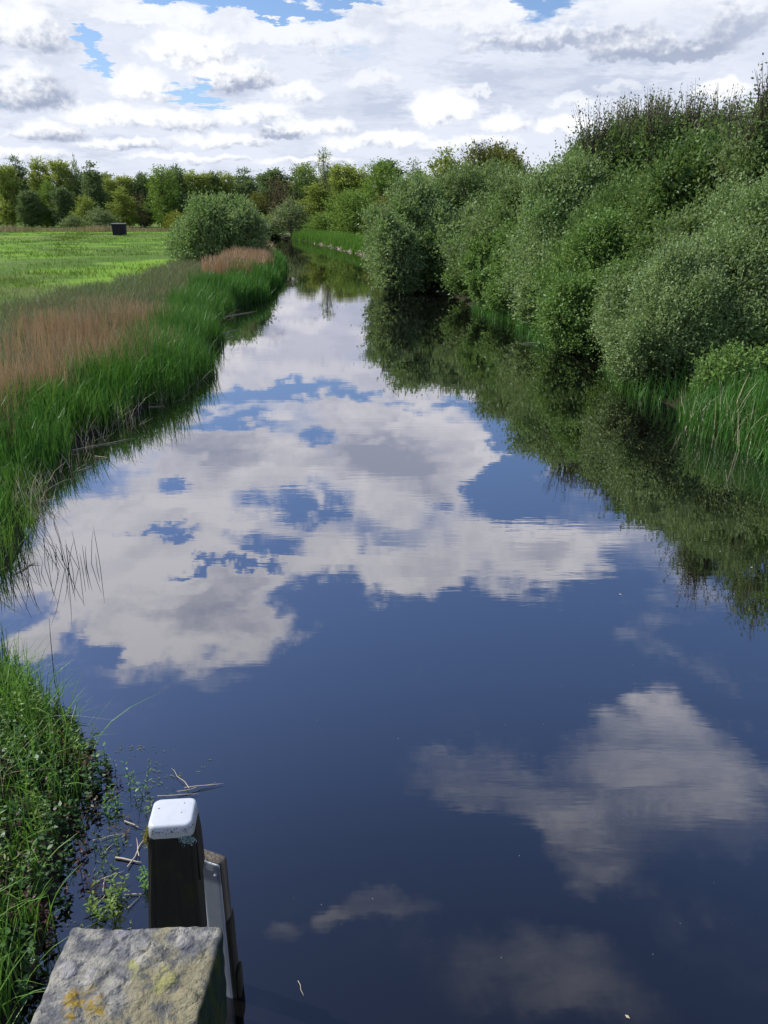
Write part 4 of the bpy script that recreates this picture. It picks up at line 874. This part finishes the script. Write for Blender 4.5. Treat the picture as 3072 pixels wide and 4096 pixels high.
# fender planks beside the pile, with a galvanised strap
fen = empty('fender_plank', (-.85, 3.02, 0), 'grey fender plank with a galvanised strap standing behind the capped pile', 'fender plank')
def f_block(name, *a, **k): return under(rough_block(name, *a, **k), fen)
f_block('plank', -.97, -.824, 2.965, 3.02, -1.1, .955, .03, .008, GREYWOOD, amp=.003, seed=12)
GALV, t, p = pbr('galvanised_steel', .5, .5); ob = t.add('ShaderNodeTexCoord').outputs['Object']; p.inputs['Metallic'].default_value = .35
stain = t.m('MULTIPLY', t.ramp(t.noise(ob, 14, 4, .6), .40, .44), t.ramp(t.sep(ob)[2], .80, .84))
t.put(p.inputs['Base Color'], t.mix(stain, t.mix(t.noise(ob, 30, 4, .6), (.40, .45, .53), (.52, .57, .65)), (.20, .23, .30)))
st = f_block('strap', -.945, -.829, 2.956, 2.9625, -.4, .948, .012, .002, GALV, amp=.0006, seed=13)
def under2(o, par): o.parent = par; return o
V, F = disc(-.856, 2.956, .875, .010, .010, '-y', 8); under2(mesh_obj('bolt', V, F, GALV), st)
fen.rotation_euler = (0, 0, R(-22)); fen.location.x += .026
fen2 = empty('fender_plank', (-.79, 3.0, 0), 'dark low fender plank at the water, nearest the open canal', 'fender plank')
for a_ in ((-.8205, -.800, 2.95, 3.05, -1.1, .56), (-.7985, -.780, 2.955, 3.04, -1.1, .18)):
    under(rough_block('board', *a_, .03, .006, WOOD, amp=.003, seed=int(a_[5] * 50)), fen2)

# ------------------------------------------------------------------ near bank: grasses, herbs, water plants, rushes, dead stalks
rng = np.random.default_rng(21)
def near_bank(n, y0, y1, d0, d1): P, d = band(rng, n, y0, y1, d0, d1, pw=1, wob=.12); return P
P = near_bank(4200, 2.2, 6.4, .12, 2.0); hs = rng.uniform(.14, .42, len(P)) * (1 + .3 * np.sin(P[:, 0] * 5 + P[:, 1] * 3))
P2 = near_bank(900, 4.9, 6.2, .05, 1.3); h2 = rng.uniform(.3, .62, len(P2))
P3 = near_bank(700, 2.3, 3.4, .0, .8); h3 = rng.uniform(.25, .5, len(P3))
P = np.concatenate([P, P2, P3]); hs = np.concatenate([hs, h2, h3])
stuff('bank_grass', *blades_arr(rng, P, hs, rng.uniform(.006, .015, len(P)), .2, .42, 5), L_BANK, 'fresh green grass on the near bank beside the pile', 'grass')
P = near_bank(120, 2.3, 5.2, .25, 1.9)
stuff('dry_grass', *blades_arr(rng, P, rng.uniform(.25, .5, len(P)), rng.uniform(.003, .006, len(P)), .35, .7, 6), L_PALE, 'bleached arching grass blades across the near bank', 'grass')
P = near_bank(3200, 6.9, 11.5, -.08, 2.0)
stuff('bank_grass', *blades_arr(rng, P, rng.uniform(.2, .6, len(P)), rng.uniform(.006, .012, len(P)), .2, .35, 4), L_BANK, 'short marsh grass where the reed bed thins out near the rushes', 'grass')
def herb_arr(P, H, leaf, nl, asp=.5, droop=.15, spread=.12):
    n = len(P); T = unit(rng.normal(0, spread, (n, 3)) + [0, 0, 1]); f = np.linspace(.15, 1, nl)[None] + rng.uniform(-.03, .03, (n, nl))
    Q = P[:, None] + T[:, None] * (H[:, None] * f)[..., None]; th = np.arange(nl)[None] * 1.9 + rng.uniform(0, 6.28, (n, 1))
    A = unit(np.stack([np.cos(th), np.sin(th), rng.uniform(-.1, .7, (n, nl)) - droop], -1)); S = unit(np.cross(A, np.array([0, 0, 1.]) + rng.normal(0, .25, (n, nl, 3))))
    l = (leaf * rng.uniform(.6, 1.2, (n, nl)) * (1.1 - .5 * f)).reshape(-1)
    V, F = leaves_arr(Q.reshape(-1, 3), A.reshape(-1, 3), S.reshape(-1, 3), l, l * asp)
    sv, sf = tubes([(np.array([P[i], P[i] + T[i] * H[i] * .5, P[i] + T[i] * H[i]]), np.array([.003, .0022, .001])) for i in range(n)], 3)
    return (V, F), (sv, sf)
P = near_bank(420, 2.4, 5.7, -.02, 1.7); a_, b_ = herb_arr(P, rng.uniform(.12, .34, len(P)), .07, 12, .55)
stuff('bank_herbs', *join([a_, b_]), L_HERB, 'dark leafy marsh herbs under the grass of the near bank', 'herbs')
P = near_bank(60, 3.0, 5.6, -.10, .35); a_, b_ = herb_arr(P, rng.uniform(.15, .36, len(P)), .06, 10, .5)
stuff('bank_herbs', *join([a_, b_]), L_WINE, 'wine red leafy stems along the edge of the near bank', 'herbs')
P = near_bank(90, 2.4, 5.2, .1, 1.3); a_, b_ = herb_arr(P, rng.uniform(.25, .45, len(P)), .075, 18, .22)
stuff('bank_herbs', *join([a_, b_]), L_BRIGHT, 'light green feathery leaved herbs standing above the near bank', 'herbs')
n = 900; q = rng.random(n); P = np.stack([-2.15 + .80 * rng.random(n), 2.9 + 2.2 * q, np.full(n, .006)], 1); keep = np.sin(P[:, 0] * 9 + P[:, 1] * 5) + np.sin(P[:, 1] * 11 - P[:, 0] * 4) + rng.normal(0, .6, n) > .1; P = P[keep]; n = len(P)
A = unit(rng.normal(size=(n, 3)) * [1, 1, .12]); S = unit(np.cross(A, np.array([0, 0, 1.]) + rng.normal(0, .15, (n, 3)))); l = rng.uniform(.012, .045, n)
stuff('floating_litter', *leaves_arr(P, A, S, l, l * .22), L_SEDGE, 'scraps of leaf and stalk floating between the near bank and the pile', 'plant litter')
# single plants rooted in the shallow water between bank and pile
def water_plant(x, y, H, ns, leaf, nl, mat, label, spr=.05, asp=.3):
    o = empty('water_plant', (x, y, -.02), label, 'water plant', 'water plants between the bank and the pile')
    P = np.stack([rng.normal(0, spr, ns), rng.normal(0, spr, ns), np.full(ns, -.05)], 1); a_, b_ = herb_arr(P, H * rng.uniform(.6, 1.1, ns), leaf, nl, asp, .05, .2)
    mesh_obj('leaves', *a_, mat, o); mesh_obj('stems', *b_, L_HERB, o)
water_plant(-1.93, 4.39, 0.28, 5, 0.06, 14, L_BANK, 'tall green water plant nearest above the stick by the pile')
water_plant(-1.81, 4.53, 0.32, 4, 0.05, 12, L_BANK, 'slim branching water plant just above the white cap')
water_plant(-2.38, 4.92, 0.22, 6, 0.04, 10, L_WINE, 'wine red water plant farthest out beyond the bank edge')
water_plant(-2.13, 4.81, 0.2, 3, 0.035, 9, L_PALE, 'bleached feathery stem standing alone in the water')
water_plant(-1.7, 3.54, 0.3, 12, 0.06, 16, L_BRIGHT, 'bright green feathery water plant beside the foot of the pile')
water_plant(-1.86, 3.64, 0.2, 5, 0.05, 10, L_WINE, 'dark red water plant between the bank and the bright feathery plant')
water_plant(-1.8, 4.19, 0.12, 8, 0.05, 9, L_RUST, 'brown matted plant tuft by the dark stick')
water_plant(-1.87, 3.86, 0.2, 6, 0.04, 10, L_HERB, 'dark green water plant in the gap beside the bank herbs')
def rush_clump(x, y, n, H, label, spr, lean):
    P = np.stack([rng.normal(0, spr, n), rng.normal(0, spr, n), np.full(n, -.1)], 1); V, F = [], []
    paths = []
    for i in range(n):
        a = rng.uniform(0, 6.28); l = abs(rng.normal(0, lean)); T = np.array([math.cos(a) * l, math.sin(a) * l * .6, 1.]); h_ = H * rng.uniform(.45, 1.1)
        paths.append((np.array([P[i], P[i] + T * h_ * .4, P[i] + T * h_ * .75 + [0, 0, .0], P[i] + T * h_ * np.array([1.08, 1.08, .98])]), np.array([.0036, .0034, .0028, .0010])))
    o = mesh_obj('rush_clump', *tubes(paths, 5), L_RUSH, smooth=True); o.location = (x, y, 0); tag(o, label, 'rush clump', 'rush clumps standing in open water')
rush_clump(-3.8, 8.38, 9, .85, 'clump of long dark rush stems fanning out of the open water', .03, .28)
rush_clump(-3.57, 8.41, 9, .62, 'smaller upright rush clump just beside the fanning one', .06, .14)
rush_clump(-4.45, 8.35, 26, .60, 'dense rush clump at the tip of the reed bed', .16, .16)
rush_clump(-4.5, 7.75, 20, .5, 'rush clump at the picture edge where the bank is cut by an inlet', .14, .2)
rush_clump(-3.35, 5.85, 14, .75, 'tall thin rushes rising out of the near bank grass', .14, .15)
rush_clump(-4.1, 8.75, 7, .35, 'short sparse rush tuft between the reed bed and the fanning clump', .05, .3)
def stalk(p, q, r, label, mat=None, sag=0.0, z=.012):
    p, q = np.array(p, float), np.array(q, float); d = q - p; L = np.linalg.norm(d); nx = np.array([-d[1], d[0], 0]) / max(L, 1e-6) * L
    pts = [p + d * f + nx * rng.normal(0, .02) * (0 < f < 1) for f in (0, .3, .6, .85, 1)]
    o = mesh_obj('dead_stalk', *tubes([(np.array(pts) - p, np.array([r, r * .9, r * .8, r * .55, r * .2]))], 5), mat or L_PALE, smooth=True); o.location = p
    tag(o, label, 'dead stalk', 'dead stalks floating at the water edge')
stalk((-5.65, 13.39, 0.012), (-4.75, 14.2, 0.012), 0.01, 'longest pale stalk floating at the foot of the reed bed')
stalk((-5.09, 12.16, 0.012), (-4.94, 12.46, 0.012), 0.008, 'short stalk pointing out of the reed bed shadow')
stalk((-5.11, 13.02, 0.012), (-4.83, 12.91, 0.012), 0.007, 'small pale stalk just below the longest floating stalk')
stalk((-5.74, 13.19, 0.012), (-5.41, 13.11, 0.012), 0.007, 'thin pale stalk lying against the reed bed, beside the longest one')
stalk((-5.35, 17.36, 0.012), (-5.01, 18.2, 0.012), 0.01, 'pale stalk sticking out into the canal below the tall reed clump')
stalk((-5.22, 16.73, 0.012), (-4.89, 16.86, 0.012), 0.008, 'short flat stalk just below the one sticking out')
stalk((-4.4, 8.28, 0.012), (-4.29, 8.62, 0.012), 0.008, 'bent pale stalk beside the rush clump at the picture edge')
stalk((-4.35, 8.54, 0.012), (-4.2, 8.53, 0.012), 0.006, 'short pale stalk crossing the bent stalk')
stalk((-6.74, 32.36, 0.012), (-5.61, 34.79, 0.012), 0.022, 'long grey stalk floating in the bay behind the tall reed clump')
stalk((-5.98, 27.34, 0.012), (-5.4, 29.08, 0.012), 0.018, 'grey stalk against the end of the tall reed clump')
stalk((-5.71, 26.39, 0.012), (-5.22, 27.34, 0.012), 0.016, 'second grey stalk lying just below the first at the end of the reed clump')
stalk((4.6, 25.69, 0.012), (5.6, 26.08, 0.012), 0.018, 'dead branch lying in the water at the foot of the sage willow')
stalk((5.7, 24.75, 0.012), (6.14, 24.13, 0.012), 0.018, 'pale stick floating in the shade right of the dead branch')
stalk((6.58, 23.87, 0.012), (7.35, 25.11, 0.012), 0.016, 'forked stick leaning on the reeds near the large front willow')
stalk((-1.79, 3.93, 0.012), (-1.6, 3.89, 0.012), 0.007, 'brown stick touching the side of the pile')
stalk((-1.63, 3.63, 0.012), (-1.51, 3.64, 0.012), 0.004, 'thin pale stalk lying low beside the pile')
stalk((-1.58, 3.53, 0.012), (-1.53, 3.63, 0.012), 0.003, 'thin stalk slanting up to the foot of the pile')
stalk((-1.83, 4.26, 0.012), (-1.71, 4.2, 0.012), 0.005, 'dark stick just left of the white cap')
stalk((-2.59, 5.39, 0.012), (-2.47, 5.36, 0.012), 0.003, 'tiny pale stalk floating beyond the red stems')
stalk((-1.99, 4.08, 0.012), (-1.81, 4.14, 0.012), 0.003, 'pale thin stalk between the bank and the brown stick')
stalk((-1.85, 3.73, 0.012), (-1.69, 3.82, 0.012), 0.003, 'pale stalk over the dark red water plant')
stalk((-0.48, 3.05, 0.012), (-0.44, 2.96, 0.012), 0.002, 'tiny twig floating alone in the dark open water')

for i in range(16):
    x, y = -1.9 + .55 * rng.random(), 3.3 + 1.4 * rng.random(); a = rng.uniform(0, 3.14); l = rng.uniform(.12, .34)
    stalk((x, y, .01 + .03 * rng.random()), (x + math.cos(a) * l, y + math.sin(a) * l, .012), rng.uniform(.0022, .0042), 'thin dead stalk tangled among the water plants between bank and pile', L_PALE if i % 3 else BARK)
water_plant(-1.62, 4.32, .22, 5, .05, 12, L_BRIGHT, 'small light green water plant between the wine red one and the white cap')
water_plant(-1.88, 4.02, .2, 6, .045, 10, L_HERB, 'dark leafy water plant close to the bank beside the floating scraps')
water_plant(-1.55, 3.75, .24, 5, .05, 12, L_BANK, 'green water plant beside the brown stick that touches the pile')
water_plant(-1.72, 3.12, .26, 7, .055, 12, L_BRIGHT, 'lowest light green water plant, next to the rail end')
water_plant(-1.95, 4.55, .2, 5, .04, 10, L_WINE, 'wine red water plant nearest the bank herbs')

n = 110; P = np.stack([rng.uniform(-1.4, 4.5, n), 2.4 + 8 * rng.random(n) ** 1.6, np.full(n, .005)], 1); A = unit(rng.normal(size=(n, 3)) * [1, 1, 0]); S = np.cross(A, np.array([0, 0, 1.])); l = np.where(rng.random(n) < .06, rng.uniform(.018, .04, n), rng.uniform(.003, .007, n))
stuff('floating_specks', *leaves_arr(P, A, S, l, l * .6), L_PALE, 'tiny pale seeds and leaf scraps floating on the dark open water', 'floating scraps')
